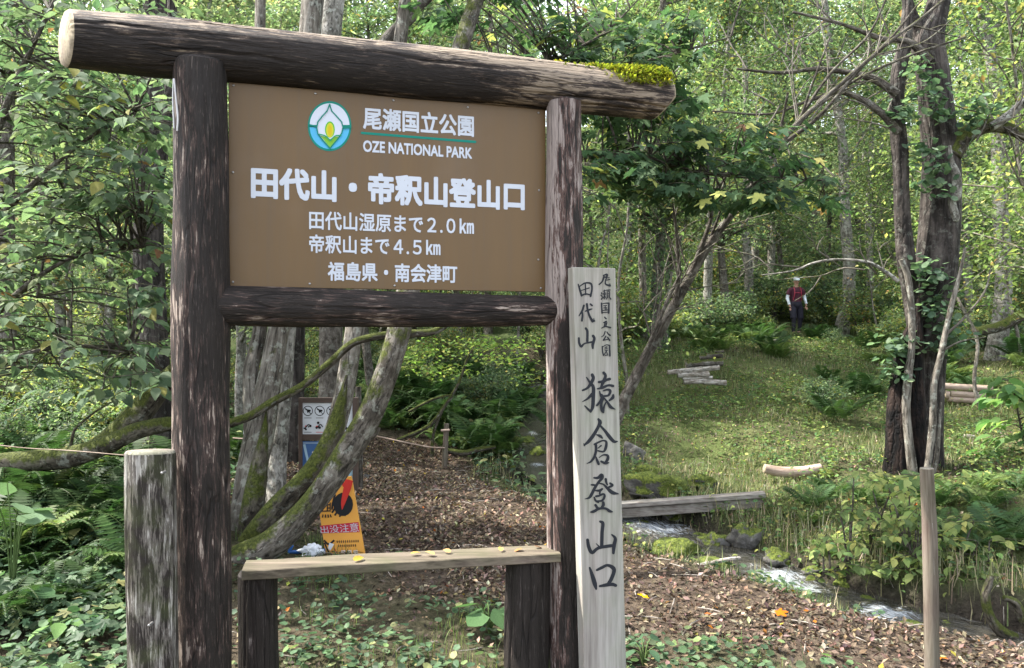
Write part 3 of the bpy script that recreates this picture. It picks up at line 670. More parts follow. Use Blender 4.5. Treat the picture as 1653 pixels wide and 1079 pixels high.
# ---- vertical lettered board
PB = P(925, 432, 4.14)*np.array([1, 1, 0])
nb = empty('lettered_board', (float(PB[0]), float(PB[1]), 0), label='tall grey weathered board with vertical black brush lettering beside the frame', cat='sign')
sA, zA = plane_st(925, 432, PB); sB, _ = plane_st(993.5, 432, PB); sC, zC = plane_st(943, 1079, PB); sD, _ = plane_st(1011, 1079, PB)
kz = (zA+.35)/(zA-zC); slb, srb = sA+(sC-sA)*kz, sB+(sD-sB)*kz; TH = .078
def bp(s, z, d): return plane_pt(s, z, PB, d)
mb = MB(); nz_ = 2
V = [bp(slb, -.35, 0), bp(srb, -.35, 0), bp(srb, -.35, -TH), bp(slb, -.35, -TH), bp(sA, zA, 0), bp(sB, zA, 0), bp(sB, zA, -TH), bp(sA, zA, -TH)]
V = np.array(V); box(mb, V[0], V[1]-V[0], V[3]-V[0], ZZ*(zA+.35), bev=.003)
W = mb.V[0]; tt = (W[:, 2]+.35)/(zA+.35); W += (V[4]-V[0]-ZZ*(zA+.35))[None]*tt[:, None]; mb.tc[0] = W.copy()
brd = child(mb, 'board', MT['board'], nb, False)
def gl(ox, oy, sc, strokes):
    return [([(ox+x/sc, oy+y/sc) for x, y, w_ in s], [w_/sc*1.02 for x, y, w_ in s], None) for s in strokes]
A1 = gl(910, 430, 10.79, [[(250,320,22),(280,420,34),(310,520,34)],[(270,360,18),(370,300,26),(470,310,34),(490,400,30),(465,530,34)],[(375,310,22),(380,500,24)],[(300,430,14),(440,385,22)],[(310,515,30),(380,490,26),(465,505,22)]])
A2 = gl(910, 430, 10.79, [[(350,690,34),(320,780,34),(265,870,18)],[(320,790,24),(325,870,34),(315,955,34)],[(375,790,22),(440,765,32),(490,750,20)],[(400,665,38),(415,770,36),(450,880,38),(500,965,46)],[(500,965,40),(535,960,26)],[(525,960,26),(520,915,12)],[(460,665,28),(490,690,30)]])
A3 = gl(915, 510, 11.99, [[(365,250,44),(395,310,48),(395,500,46)],[(230,440,40),(240,540,44),(280,600,46),(340,545,30),(480,515,36)],[(505,395,50),(530,450,52),(500,560,56),(500,635,34)]])
S1 = gl(910, 430, 10.79, [[(690,165,20),(750,150,34),(745,190,30),(690,200,18)],[(700,190,34),(670,270,26),(615,325,22)],[(750,190,24),(725,260,22),(730,320,28),(800,345,34)],[(805,345,30),(800,310,14)],[(740,250,16),(800,235,18)],[(735,215,14),(790,205,14)]])
S2 = gl(910, 430, 10.79, [[(655,470,22),(665,490,22)],[(645,510,20),(665,530,22)],[(655,580,24),(672,545,12)],[(685,440,14),(725,430,14)],[(705,420,16),(705,575,16)],[(688,475,12),(725,470,12)],[(688,475,10),(690,505,10)],[(725,470,10),(722,505,10)],[(705,515,12),(680,565,14)],[(705,515,12),(728,555,12)],[(735,425,14),(800,420,20)],[(750,450,12),(750,545,16)],[(750,450,12),(790,450,14),(790,545,16)],[(750,480,10),(790,480,10)],[(750,510,10),(790,510,10)],[(750,540,10),(790,540,10)],[(755,545,14),(735,580,16)],[(785,545,16),(810,578,24)]])
S3 = gl(910, 430, 10.79, [[(655,650,26),(665,820,28)],[(665,665,14),(720,650,18),(785,650,26)],[(785,650,26),(780,820,30)],[(690,695,14),(745,690,16)],[(690,732,14),(745,727,14)],[(680,775,16),(755,770,16)],[(718,690,14),(718,775,14)],[(735,742,12),(748,758,14)],[(665,812,16),(780,805,16)]])
S4 = gl(915, 510, 11.99, [[(730,35,26),(760,65,26)],[(710,140,22),(765,112,26)],[(745,120,26),(718,225,24)],[(770,140,26),(750,215,24)],[(670,245,18),(740,215,22),(840,235,32)]])
S5 = gl(915, 510, 11.99, [[(740,310,22),(715,380,22),(670,415,14)],[(775,320,22),(800,360,26),(835,385,34)],[(755,400,24),(705,480,28)],[(705,480,20),(790,462,18)],[(785,420,24),(825,480,32)]])
S6 = gl(915, 510, 11.99, [[(685,600,24),(690,700,26),(710,775,26)],[(690,610,16),(760,570,18),(825,580,28)],[(825,580,28),(830,780,34)],[(735,620,16),(785,610,16)],[(760,600,14),(755,650,16)],[(725,650,14),(790,645,14)],[(735,680,14),(785,675,16)],[(760,690,16),(720,755,20)],[(760,690,16),(780,750,22)],[(735,772,16),(790,768,16)]])
B1 = gl(920, 590, 11.99, [[(430,190,60),(450,260,64),(390,380,60),(330,450,44),(245,490,36)],[(320,240,24),(380,330,44),(450,430,66),(450,600,72),(440,800,66),(400,905,40)],[(400,905,36),(350,855,40),(285,790,22)],[(430,560,60),(340,650,40),(240,710,12)],
    [(650,150,54),(685,210,54),(640,330,64),(600,420,40)],[(555,330,44),(640,320,60),(700,290,50),(765,270,54)],[(525,460,24),(620,440,50),(740,392,44),(830,405,50)],[(570,510,24),(592,600,40)],[(640,500,24),(720,475,40),(775,500,50),(740,585,44),(620,605,36)],[(610,580,50),(600,660,46),(560,730,44),(515,780,40)],[(640,640,40),(600,760,50),(610,870,56),(640,912,40)],[(640,900,40),(655,800,36),(700,700,18)],[(650,630,24),(720,720,40),(780,810,60),(868,855,14)],[(830,580,40),(820,630,60),(755,685,34)]])
B2 = gl(920, 670, 11.99, [[(550,90,44),(580,150,76),(545,240,60),(460,390,66),(360,520,64),(275,590,30)],[(265,560,14),(280,600,28)],[(590,220,40),(680,320,54),(770,440,70),(850,520,60),(915,520,24)],[(515,390,24),(580,415,56),(625,455,30)],[(470,575,36),(560,530,34),(640,502,30),(700,530,44),(690,640,56),(645,715,36),(540,700,28)],[(540,650,18),(600,600,30)],[(500,590,50),(500,700,50),(465,820,48),(400,910,38),(325,945,12)],[(500,820,24),(520,880,46),(550,955,48)],[(560,830,14),(640,780,28),(720,790,46),(730,850,56),(690,920,50)],[(600,905,40),(680,940,50),(745,930,26)]])
B3 = gl(920, 755, 11.99, [[(465,205,34),(540,205,54),(610,155,72),(620,210,60),(560,280,50),(480,400,54),(420,520,60),(370,590,44),(285,615,8)],[(410,340,26),(450,342,40),(500,350,30)],[(570,310,30),(650,335,34),(730,415,56),(820,490,72),(935,515,22)],[(690,230,50),(700,290,44),(720,340,30)],[(775,310,40),(820,350,46),(740,390,40)],[(490,450,28),(570,450,50),(620,420,40)],[(580,470,30),(570,510,36)],[(465,580,28),(490,640,40),(545,680,30)],[(500,560,40),(560,550,40),(640,515,36),(665,560,46),(620,640,40),(520,655,32)],[(490,730,48),(520,775,48),(560,800,30)],[(640,680,50),(640,730,56),(600,785,40)],[(400,865,30),(460,850,54),(560,800,46),(680,795,44),(760,845,56),(815,860,22)]])
B4 = gl(920, 830, 8.3, [[(405,105,32),(440,130,44),(430,250,46),(425,430,46)],[(235,350,38),(250,440,46),(295,520,46),(380,460,40),(540,430,44),(580,430,30)],[(350,400,10),(390,440,20)],[(560,280,20),(605,330,40),(590,420,50),(580,525,36)]])
B5 = gl(920, 830, 8.3, [[(265,725,26),(300,830,50),(330,930,58),(350,1005,30)],[(360,755,30),(430,720,40),(500,690,36),(570,720,52),(590,770,50),(550,880,48),(500,955,40)],[(400,970,30),(480,955,46),(560,945,46),(612,960,40)]])
for strokes in (A1, A2, A3, S1, S2, S3, S4, S5, S6, B1, B2, B3, B4, B5):
    ribbons_on(brd, 'brush_character', strokes, MT['ink'], P0=PB, off=.001)
# ---- slim stake on the path edge
o = empty('wooden_stake', tuple(P(1502, 1079, 4.3)*np.array([1, 1, 0])), label='slim round wooden stake with a grey plate standing alone at the path edge', cat='stake')
mb = MB(); tube(mb, [P(1505, 1130, 4.3), P(1502, 900, 4.3), P(1496, 757, 4.3)], [.039, .038, .034], 24, 40, .04, 5, True, 0, 1, 21); child(mb, 'shaft', [MT['stake'], MT['cutgrey']], o)
mb = MB(); c0 = P(1508, 930, 4.262); box(mb, c0, (.020, .012, 0), (0, .02, 0), P(1505, 845, 4.262)-c0, bev=.002); child(mb, 'plate', MT['steel'], o, False)
# ---- notice board with pictograms, behind the curved trunks
nt_ = empty('notice_board', tuple(G(530, 0, 8.9)), label='brown framed notice board with black pictograms behind the curved mossy trunks', cat='sign')
YN = 8.9; M_br = m_plain('brown_frame_wood', (.075, .05, .038), .6); M_wh = m_plain('print_white', (.62, .64, .66), .5); M_bl = m_plain('poster_blue', (.05, .12, .28), .4); M_lb = m_plain('poster_light_blue', (.35, .52, .60), .4)
def pxbox(mb, x0, y0, x1, y1, Y, th, **k):
    a = P(x0, y1, Y); b = P(x1, y0, Y); box(mb, a, (b[0]-a[0], 0, 0), (0, th, 0), (0, 0, b[2]-a[2]), **k)
for x0, y0, x1, y1, nm, mt, Y, th in [(483, 643, 575, 651, 'rail', M_br, YN-.02, .06), (483, 702, 575, 711, 'rail', M_br, YN-.02, .06), (482, 643, 487.5, 790, 'frame_post', M_br, YN-.03, .08), (569, 643, 577, 812, 'frame_post', M_br, YN-.03, .08),
        (487, 651, 569, 702, 'picture_panel', M_wh, YN, .02), (488, 713, 528, 790, 'poster', M_bl, YN, .015), (545, 713, 571, 782, 'poster', M_lb, YN, .015)]:
    mb = MB(); pxbox(mb, x0, y0, x1, y1, Y, th, bev=.002); child(mb, nm, mt, nt_, False)
mb = MB(); px_limb(mb, [(581, 815, 11), (580, 720, 11), (578, 625, 10)], YN+.3, seg=10, n=10, rough=.03); child(mb, 'rear_post', MT['darkbark'], nt_)
def disc(mb, x, y, r, Y, c, ry=None, n=18):
    W = [P(x+r*math.cos(t), y+(ry or r)*math.sin(t), Y) for t in np.linspace(0, 2*math.pi, n, endpoint=False)]
    mb.add(W+[P(x, y, Y)], [[(n, (i+1) % n, i) for i in range(n)]], None, c)
def stroke_px(mb, pts, w, Y, c):
    pts = np.array(pts, float); q = spline(pts, len(pts)*4) if len(pts) > 2 else pts
    if hasattr(w, '__len__'): w = np.interp(np.linspace(0, 1, len(q)), np.linspace(0, 1, len(w)), w)
    A, B = line_px(q, w); m = len(q); mb.add([P(x, y, Y) for x, y in A]+[P(x, y, Y) for x, y in B], [[(i, m+i, m+i+1, i+1) for i in range(m-1)]], None, c)
K = (.02, .02, .022); WHp = (.62, .64, .66); RD = (.55, .04, .03)
rr_ = random.Random(3)
for k, x in enumerate((497, 516, 535, 554)):
    mb = MB()
    disc(mb, x, 664, 8.2, YN-.002, K); disc(mb, x, 664, 7.0, YN-.003, WHp)
    for q in range(3):
        stroke_px(mb, [(x-4+q*3, 661+q*2), (x-1+q*2, 663), (x+q*2, 667-q)], 2.2, YN-.004-q*.0003, K)
    stroke_px(mb, [(x-5.2, 658.8), (x+5.2, 669.2)], 1.1, YN-.006, K)
    for q in range(5): disc(mb, x-6+rr_.random()*12, 683+rr_.random()*11, 1.0+rr_.random()*1.3, YN-.003-q*.0003, K if q else RD)
    stroke_px(mb, [(x-5, 693), (x+1, 686), (x+5, 690)], 1.6, YN-.006, K); stroke_px(mb, [(x-6, 698.5), (x+6, 698.5)], .9, YN-.003, RD if k % 2 else K); stroke_px(mb, [(x-6, 675.5), (x+6, 675.5)], .8, YN-.003, K)
    child(mb, 'pictogram', MT['attr'], nt_, False)
mb = MB(); stroke_px(mb, [(491, 718), (500, 760), (503, 788)], 4, YN-.003, (.35, .5, .6)); stroke_px(mb, [(489, 716), (527, 716)], 1.2, YN-.003, (.4, .5, .6)); disc(mb, 505, 731, 1.6, YN-.004, WHp); stroke_px(mb, [(506, 733), (512, 760)], 3, YN-.005, (.015, .03, .08)); child(mb, 'poster_print', MT['attr'], nt_, False)
# ---- orange bear warning sign (leaning)
bw = empty('bear_warning_sign', tuple(G(552, 0, 6.6)), label='orange bear warning sign with red slash and white 出没注意 lettering', cat='sign')
YB = 6.6; M_or = m_plain('sign_orange', (.72, .34, .06), .45)
q = [(527, 900), (590, 899), (559, 741), (528, 741)]; q = [(526.5, 903), (590, 901), (567, 770), (508, 774)]
W = [P(x, y, YB) for x, y in q]; mb = MB(); Wb = [w_+np.array([0, .025, 0]) for w_ in W]
mb.add(W+Wb, [[(0, 1, 2, 3), (7, 6, 5, 4), (0, 4, 5, 1), (1, 5, 6, 2), (2, 6, 7, 3), (3, 7, 4, 0)]]); child(mb, 'orange_panel', M_or, bw, False)
mb = MB(); stroke_px(mb, [(516, 822), (528, 902)], 2.5, YB+.012, (.10, .10, .16)); child(mb, 'side_frame', MT['attr'], bw, False)
def zb(pts): return [(480+x/3.85, 630+y/3.85) for x, y in pts]
mb = MB()
disc(mb, 554, 815, 16, YB-.002, K, 19)
for k, pl in enumerate([[(220, 700), (215, 745)], [(235, 735), (215, 765)], [(250, 755), (232, 782)], [(275, 760), (262, 790)], [(300, 755), (295, 785)], [(235, 650), (222, 700), (228, 720)]]): stroke_px(mb, zb(pl), 3, YB-.0025-k*.0001, K)
for k, (pl, w_) in enumerate([([(322, 560), (308, 620), (285, 700), (278, 745)], [13, 12, 7, 1]), ([(325, 560), (300, 640)], [6, 5]), ([(280, 575), (295, 600)], [5, 6])]): stroke_px(mb, zb(pl), w_, YB-.004-k*.0002, RD)
for k, pl in enumerate([[(185, 715), (205, 715)], [(182, 735), (206, 735)], [(186, 700), (186, 750)], [(204, 700), (204, 748)], [(160, 775), (155, 795)], [(175, 775), (175, 795)], [(190, 775), (193, 795)], [(205, 775), (210, 793)], [(150, 755), (208, 753)]]): stroke_px(mb, zb(pl), 2.0, YB-.0045-k*.0001, K)
W = [P(x, y, YB-.002) for x, y in zb([(140, 845), (380, 822), (388, 885), (150, 893)])]; mb.add(W, [[(0, 3, 2, 1)]], None, (.45, .03, .05))
for k in range(4):
    x0, y0 = 147+k*60, 850-k*5; W = [P(x, y, YB-.0025) for x, y in zb([(x0, y0), (x0+53, y0-5), (x0+57, y0+38), (x0+4, y0+42)])]
# lower pictogram and small print
stroke_px(mb, zb([(165, 935), (195, 960), (230, 935)]), 3.2, YB-.003, K); stroke_px(mb, zb([(168, 950), (190, 1000), (200, 1005)]), 2.5, YB-.0032, K)
W = [P(x, y, YB-.0034) for x, y in zb([(200, 950), (228, 960), (205, 1000), (190, 985)])]; mb.add(W, [[(0, 3, 2, 1)]], None, WHp)
stroke_px(mb, zb([(230, 985), (242, 1008)]), 1.4, YB-.003, RD)
for r_ in range(2):
    for k in range(11 if r_ == 0 else 9): 
        x0 = 243+k*13+r_*9; y0 = 943+r_*26-k*.4
        stroke_px(mb, zb([(x0, y0), (x0+9, y0)]), 1.0, YB-.0030, K); stroke_px(mb, zb([(x0+4.5, y0-8), (x0+4.5, y0+9)]), .8, YB-.0036, K); stroke_px(mb, zb([(x0+1, y0+7), (x0+9, y0+6)]), .8, YB-.0033, K)
for k in range(3):
    W = [P(x, y, YB-.003) for x, y in zb([(272+k*38, 998), (298+k*38, 996), (300+k*38, 1018), (274+k*38, 1020)])]; mb.add(W, [[(0, 3, 2, 1)]], None, (.75, .6, .5)); stroke_px(mb, zb([(278+k*38, 1008), (293+k*38, 1007)]), 1.2, YB-.0035, K)
child(mb, 'print', MT['attr'], bw, False)
V, Fs = text_mesh('出没注意'); lo, hi = V.min(0), V.max(0); qv = (V-lo)/(hi-lo); c4 = [P(x, y, YB-.0045) for x, y in zb([(146, 893), (384, 883), (376, 826), (140, 850)])]
W = c4[0]*(1-qv[:, :1])*(1-qv[:, 1:2])+c4[1]*qv[:, :1]*(1-qv[:, 1:2])+c4[2]*qv[:, :1]*qv[:, 1:2]+c4[3]*(1-qv[:, :1])*qv[:, 1:2]
mb = MB(); mb.add(W, Fs); child(mb, 'lettering', MT['white'], bw, False)
# ---- blue tool handle and white bag on the ground
g0 = G(490, 0, 6.62)
o = empty('blue_tool_handle', tuple(g0), label='blue T-shaped plastic handle lying beside the white bag', cat='tool')
M_bp = m_plain('blue_plastic', (.03, .11, .32), .35)
mb = MB(); px_limb(mb, [(466, 892, 6), (500, 891, 6), (525, 889, 6)], 6.60, seg=10, n=8); child(mb, 'shaft', M_bp, o)
mb = MB(); px_limb(mb, [(471, 881, 6.5), (467, 892, 6), (466, 902, 6.5)], 6.60, seg=10, n=8); child(mb, 'grip', M_bp, o)
def blob(mb, c, r, seed, amp=.25, nu=20, nv=14, s=2.2, flat=None, jag=0.):
    u, v = np.meshgrid(np.linspace(0, 2*math.pi, nu, endpoint=False), np.linspace(-math.pi/2, math.pi/2, nv))
    D = np.stack([np.cos(v)*np.cos(u), np.cos(v)*np.sin(u), np.sin(v)], -1)
    k = 1+amp*noise3(D+seed*5.1, s*.6, seed)+amp*.5*noise3(D+seed*3.1, s*1.7, seed+2)
    if jag:                                        # planar facets
        rg = np.random.default_rng(seed); A = rg.normal(size=(9, 3)); A /= np.linalg.norm(A, axis=1)[:, None]; h = rg.uniform(.62, .95, 9)
        dd = D@A.T; lim = np.where(dd > .05, h/np.maximum(dd, .05), 9).min(-1); k = np.minimum(k, lim)*jag+k*(1-jag)
    V = np.array(c)+D*k[..., None]*np.array(r)
    i = np.arange(nv-1)[:, None]*nu; j = np.arange(nu)[None]; q = (j+1) % nu
    mb.add(V.reshape(-1, 3), [np.stack([i+j, i+q, i+nu+q, i+nu+j], -1).reshape(-1, 4)])
mb = MB(); blob(mb, P(504, 890, 6.56), (.085, .05, .05), 5, .45, 30, 22, 4); ob = mb.build('white_bag', m_plain('thin_white_plastic', (.70, .74, .80), .35, .5), label='crumpled white plastic bag on the ground at the foot of the bear sign', cat='bag')
# ---- rope fences
def rope(name, pts, Y, w_, **k):
    mb = MB(); px_limb(mb, [(x, y, w_) for x, y in pts], Y, seg=6, n=24); return mb.build(name, MT['log'], **k)
fp = [(718, 790, 686, 12.0, 9, 'grey'), ]
o = prop(MB().add([(0, 0, 0)], []).build('rope_post', MT['stake']) if False else empty('rope_post', tuple(G(716, 0, 11.9)), label='thin grey wooden post holding the rope at the far edge of the leafy clearing', cat='post'))
mb = MB(); px_limb(mb, [(716, 800, 9), (718, 740, 9), (721, 685, 8)], 11.9, seg=12, n=16, rough=.06, seed=4); child(mb, 'shaft', MT['stake'], o)
mb = MB(); px_limb(mb, [(712, 696, 4), (726, 695, 4)], 11.8, seg=6, n=4); child(mb, 'rope_knot', MT['log'], o)
rope('rope', [(585, 700), (640, 712), (690, 722), (718, 724)], 11.85, 2.4, label='thin rope sagging from the notice board to the thin grey post', cat='rope')
o = empty('white_post', tuple(G(398, 0, 9.0)), label='short white capped post left of the thick grey trunks', cat='post')
mb = MB(); px_limb(mb, [(396, 790, 9), (397, 740, 9), (398, 676, 9)], 9.0, seg=14, n=10); child(mb, 'shaft', MT['white'], o)
rope('rope', [(-30, 716), (40, 724), (110, 728), (170, 733), (205, 736)], 5.4, 1.5, label='thin wire rope running through the ferns to the short post', cat='rope')
rope('rope', [(376, 708), (388, 709), (397, 709)], 9.0, 2.4, label='short end of rope tied to the white capped post', cat='rope')

# ------------------------------------------------------------------ the two forked/curved tree groups and other named trees
def tree_obj(name, px, Y, **k): return empty(name, tuple(G(px, 0, Y)), **k)
TD = {}
tA = tree_obj('curved_tree', 400, 6.35, label='foremost curved mossy trunk sweeping up from behind the bench plank', cat='tree')
mb = MB(); px_limb(mb, [(368, 925, 50), (388, 903, 46), (438, 880, 44), (486, 834, 41), (525, 785, 42), (564, 727, 43), (598, 670, 40), (622, 610, 38), (638, 560, 37), (652, 500, 38), (672, 400, 34), (700, 250, 32), (740, 90, 28), (790, -60, 24)],
    [6.35]*9+[6.45, 6.6, 6.9, 7.2, 7.5], seg=32, n=120, rough=.09, rs=4, seed=31)
px_limb(mb, [(580, 710, 20), (604, 702, 10), (612, 690, 5)], 6.35, seg=8, n=6)
child(mb, 'trunk', MT['halfmoss'], tA)
tB = tree_obj('mossy_tree', 420, 6.75, label='dark mossy trunk leaning between the foremost curved trunk and the thick grey trunks', cat='tree')
mb = MB(); px_limb(mb, [(392, 895, 40), (412, 862, 36), (445, 822, 36), (488, 779, 34), (515, 745, 33), (537, 702, 30), (546, 672, 24), (553, 640, 15), (560, 606, 4)], 6.75, .15, seg=28, n=60, rough=.10, rs=4, seed=32)
px_limb(mb, [(512, 750, 26), (537, 702, 31), (551, 656, 32), (561, 604, 31), (571, 540, 30), (590, 440, 28), (612, 300, 26), (640, 120, 22), (660, -60, 18)], 6.87, 1.1, seg=28, n=90, rough=.10, rs=4, seed=32, mi=1)
child(mb, 'trunk', [MT['mossbark'], MT['greybark']], tB)
tC = tree_obj('forked_tree', 400, 7.2, label='thick grey trunk with mossy foot rising beside the right side of the tall outer post', cat='tree')
mb = MB(); px_limb(mb, [(374, 900, 44), (388, 850, 44), (403, 770, 46), (420, 690, 46), (436, 610, 38), (448, 545, 34), (470, 440, 36), (480, 250, 34), (500, 60, 34), (508, -60, 30)], 7.2, .8, seg=30, n=100, rough=.09, rs=4, seed=33, flute=.03)
px_limb(mb, [(415, 740, 38), (408, 660, 30), (405, 600, 24), (418, 540, 22), (430, 400, 20), (418, 200, 18), (420, 20, 17), (421, -40, 15)], 7.4, .8, seg=16, n=50, rough=.07, seed=34)
child(mb, 'trunk', MT['greybark'], tC)
mb = MB(); px_limb(mb, [(398, 905, 30), (402, 860, 36), (412, 800, 34), (420, 745, 26), (426, 705, 15), (430, 665, 3)], 6.98, seg=20, n=40, rough=.12, rs=4, seed=35); child(mb, 'moss', MT['mossbark'], tC, kind='stuff')
tD = tree_obj('grey_tree', 445, 8.4, label='straight grey trunk with furrowed bark just right of the forked grey trunk', cat='tree')
mb = MB(); px_limb(mb, [(444, 815, 40), (446, 760, 33), (452, 690, 31), (458, 620, 29), (463, 540, 27), (480, 350, 32), (525, 120, 34), (540, 0, 32), (545, -60, 30)], 8.4, 1., seg=26, n=80, rough=.09, rs=5, seed=36)
child(mb, 'trunk', MT['palebark'], tD)
# long low mossy limbs to the left
lw = empty('leaning_mossy_tree', tuple(G(330, 0, 7.2)), label='low dark mossy limb arching across the ferns left of the short post', cat='tree')
mb = MB(); px_limb(mb, [(-60, 755, 30), (0, 748, 32), (60, 744, 34), (120, 736, 35), (180, 716, 30), (230, 695, 26), (290, 684, 21), (340, 690, 18), (400, 674, 15), (440, 650, 15), (490, 622, 13), (535, 585, 13), (575, 552, 12), (640, 540, 13), (700, 536, 12), (740, 510, 10), (800, 480, 7)],
    [7.0]*8+[6.95, 6.95, 6.95, 7.0, 7.0, 7.1, 7.2, 7.3, 7.4], seg=20, n=120, rough=.12, rs=4, seed=37)
px_limb(mb, [(120, 738, 20), (180, 712, 38), (225, 668, 40), (260, 625, 34), (290, 595, 30), (350, 540, 26), (400, 480, 22)], 7.15, .4, seg=20, n=50, rough=.12, rs=4, seed=38)
px_limb(mb, [(112, 740, 6), (118, 700, 5), (135, 680, 4), (170, 655, 3), (205, 640, 2)], 7.0, seg=7, n=16)
child(mb, 'trunk', MT['mossbark'], lw)
# grey peeling trunk behind the left bush
o = tree_obj('peeling_tree', 250, 9.8, label='grey peeling trunk standing behind the leafy bush and the tall outer post', cat='tree')
mb = MB(); px_limb(mb, [(262, 760, 62), (258, 700, 50), (252, 600, 44), (246, 500, 42), (240, 400, 46), (243, 280, 44), (248, 120, 40), (252, -40, 36)], 9.8, .5, seg=26, n=80, rough=.10, rs=4, seed=39)
px_limb(mb, [(244, 330, 22), (262, 250, 18), (275, 130, 16), (278, 0, 14)], 9.8, seg=12, n=30, rough=.08)
child(mb, 'trunk', MT['rough'], o)
# big tree on the far bank
bt = tree_obj('rugged_tree', 1490, 10.3, label='large rugged dark trunk forking on the grassy bank behind the wooden stake', cat='tree')
mb = MB(); px_limb(mb, [(1492, 790, 72), (1493, 745, 62), (1494, 690, 56), (1498, 600, 54), (1503, 540, 56), (1509, 460, 66), (1516, 380, 64), (1519, 320, 60), (1519, 260, 56), (1512, 190, 52), (1505, 120, 48), (1498, 70, 48), (1512, 20, 36), (1530, -60, 36)], 10.3, seg=44, n=170, rough=.12, rs=3.5, seed=41, flute=.035)
px_limb(mb, [(1474, 780, 22), (1475, 720, 22), (1480, 600, 24), (1474, 500, 26), (1462, 420, 26), (1456, 330, 25), (1452, 240, 25), (1448, 170, 22), (1452, 110, 24), (1462, 60, 20), (1470, -60, 16)], 10.15, seg=24, n=110, rough=.12, rs=4, seed=42)
px_limb(mb, [(1500, 90, 40), (1485, 50, 24), (1470, 20, 18), (1455, -40, 14)], 10.3, seg=14, n=20, rough=.1)
child(mb, 'trunk', MT['rough'], bt)
for nm, pl, Yb, mt, sdd in [('limb', [(1535, 250, 36), (1556, 222, 30), (1585, 205, 26), (1620, 206, 20), (1660, 222, 16), (1720, 240, 12)], 10.2, 'mossbark', 43), ('limb', [(1600, 206, 14), (1625, 190, 14), (1660, 160, 13), (1720, 110, 10)], 10.1, 'palebark', 44),
        ('limb', [(1448, 152, 14), (1410, 128, 12), (1370, 118, 10), (1320, 112, 8), (1260, 118, 6), (1190, 112, 4)], 10.0, 'darkbark', 45), ('limb', [(1450, 215, 14), (1425, 185, 12), (1385, 158, 10), (1350, 150, 8), (1300, 165, 6), (1240, 185, 4), (1150, 180, 3)], 10.0, 'darkbark', 46),
        ('limb', [(1450, 455, 7), (1430, 440, 6), (1400, 424, 5), (1350, 420, 4.5), (1315, 425, 4), (1280, 438, 3), (1230, 445, 2)], 9.9, 'palebark', 47), ('limb', [(1500, 100, 16), (1470, 70, 12), (1420, 62, 9), (1360, 40, 6), (1280, 20, 4)], 10.1, 'darkbark', 48)]:
    mb = MB(); px_limb(mb, pl, Yb, seg=12, n=len(pl)*6, rough=.10, rs=3, seed=sdd); child(mb, nm, MT[mt], bt)
o = empty('hanging_dead_branch', tuple(P(1537, 300, 9.9)), label='broken pale lichen covered branch hanging down against the rugged trunk', cat='branch')
mb = MB(); px_limb(mb, [(1533, 236, 5), (1536, 262, 8), (1543, 285, 14), (1544, 318, 13), (1536, 322, 11), (1543, 352, 11), (1541, 358, 5)], 9.9, seg=12, n=36, rough=.18, rs=3, seed=49); child(mb, 'dead_wood', MT['palebark'], o)
o = tree_obj('rotten_snag', 1455, 10.2, label='black hollow rotten snag at the foot of the rugged trunk', cat='tree stump')
mb = MB(); px_limb(mb, [(1450, 775, 50), (1450, 720, 42), (1452, 650, 38), (1456, 590, 30), (1464, 550, 22), (1470, 525, 10), (1473, 500, 4)], 10.05, seg=30, n=60, rough=.22, rs=4, seed=50, flute=.06)
px_limb(mb, [(1480, 770, 30), (1480, 690, 28), (1480, 600, 22), (1482, 540, 14), (1483, 480, 6)], 10.0, seg=16, n=40, rough=.2, rs=4, seed=51); child(mb, 'trunk', MT['burnt'], o)
o = tree_obj('slim_stem', 1470, 9.85, label='slim pale crooked stem growing in front of the black snag', cat='tree')
mb = MB(); px_limb(mb, [(1474, 770, 15), (1468, 720, 14), (1463, 660, 14), (1466, 610, 14), (1472, 560, 11), (1471, 500, 10), (1466, 450, 10), (1455, 420, 9)], 9.85, seg=12, n=50, rough=.12, rs=3, seed=52); child(mb, 'trunk', MT['greybark'], o)
o = tree_obj('climbing_stem', 1498, 9.7, label='thin twisting grey vine climbing up in front of the rugged trunk', cat='vine')
mb = MB(); px_limb(mb, [(1493, 800, 13), (1498, 750, 11), (1506, 680, 11), (1508, 620, 11), (1520, 570, 10), (1530, 520, 9), (1540, 480, 8), (1550, 440, 6), (1558, 400, 4)], 9.7, seg=10, n=50, rough=.10, rs=3, seed=53)
px_limb(mb, [(1500, 790, 8), (1512, 740, 7), (1516, 690, 6), (1519, 650, 4)], 9.72, seg=8, n=20); px_limb(mb, [(1528, 540, 5), (1560, 510, 4), (1590, 470, 3), (1600, 430, 2)], 9.7, seg=7, n=16); px_limb(mb, [(1520, 568, 4), (1550, 552, 3), (1590, 545, 2)], 9.7, seg=6, n=10)
child(mb, 'vine_stem', MT['greybark'], o)
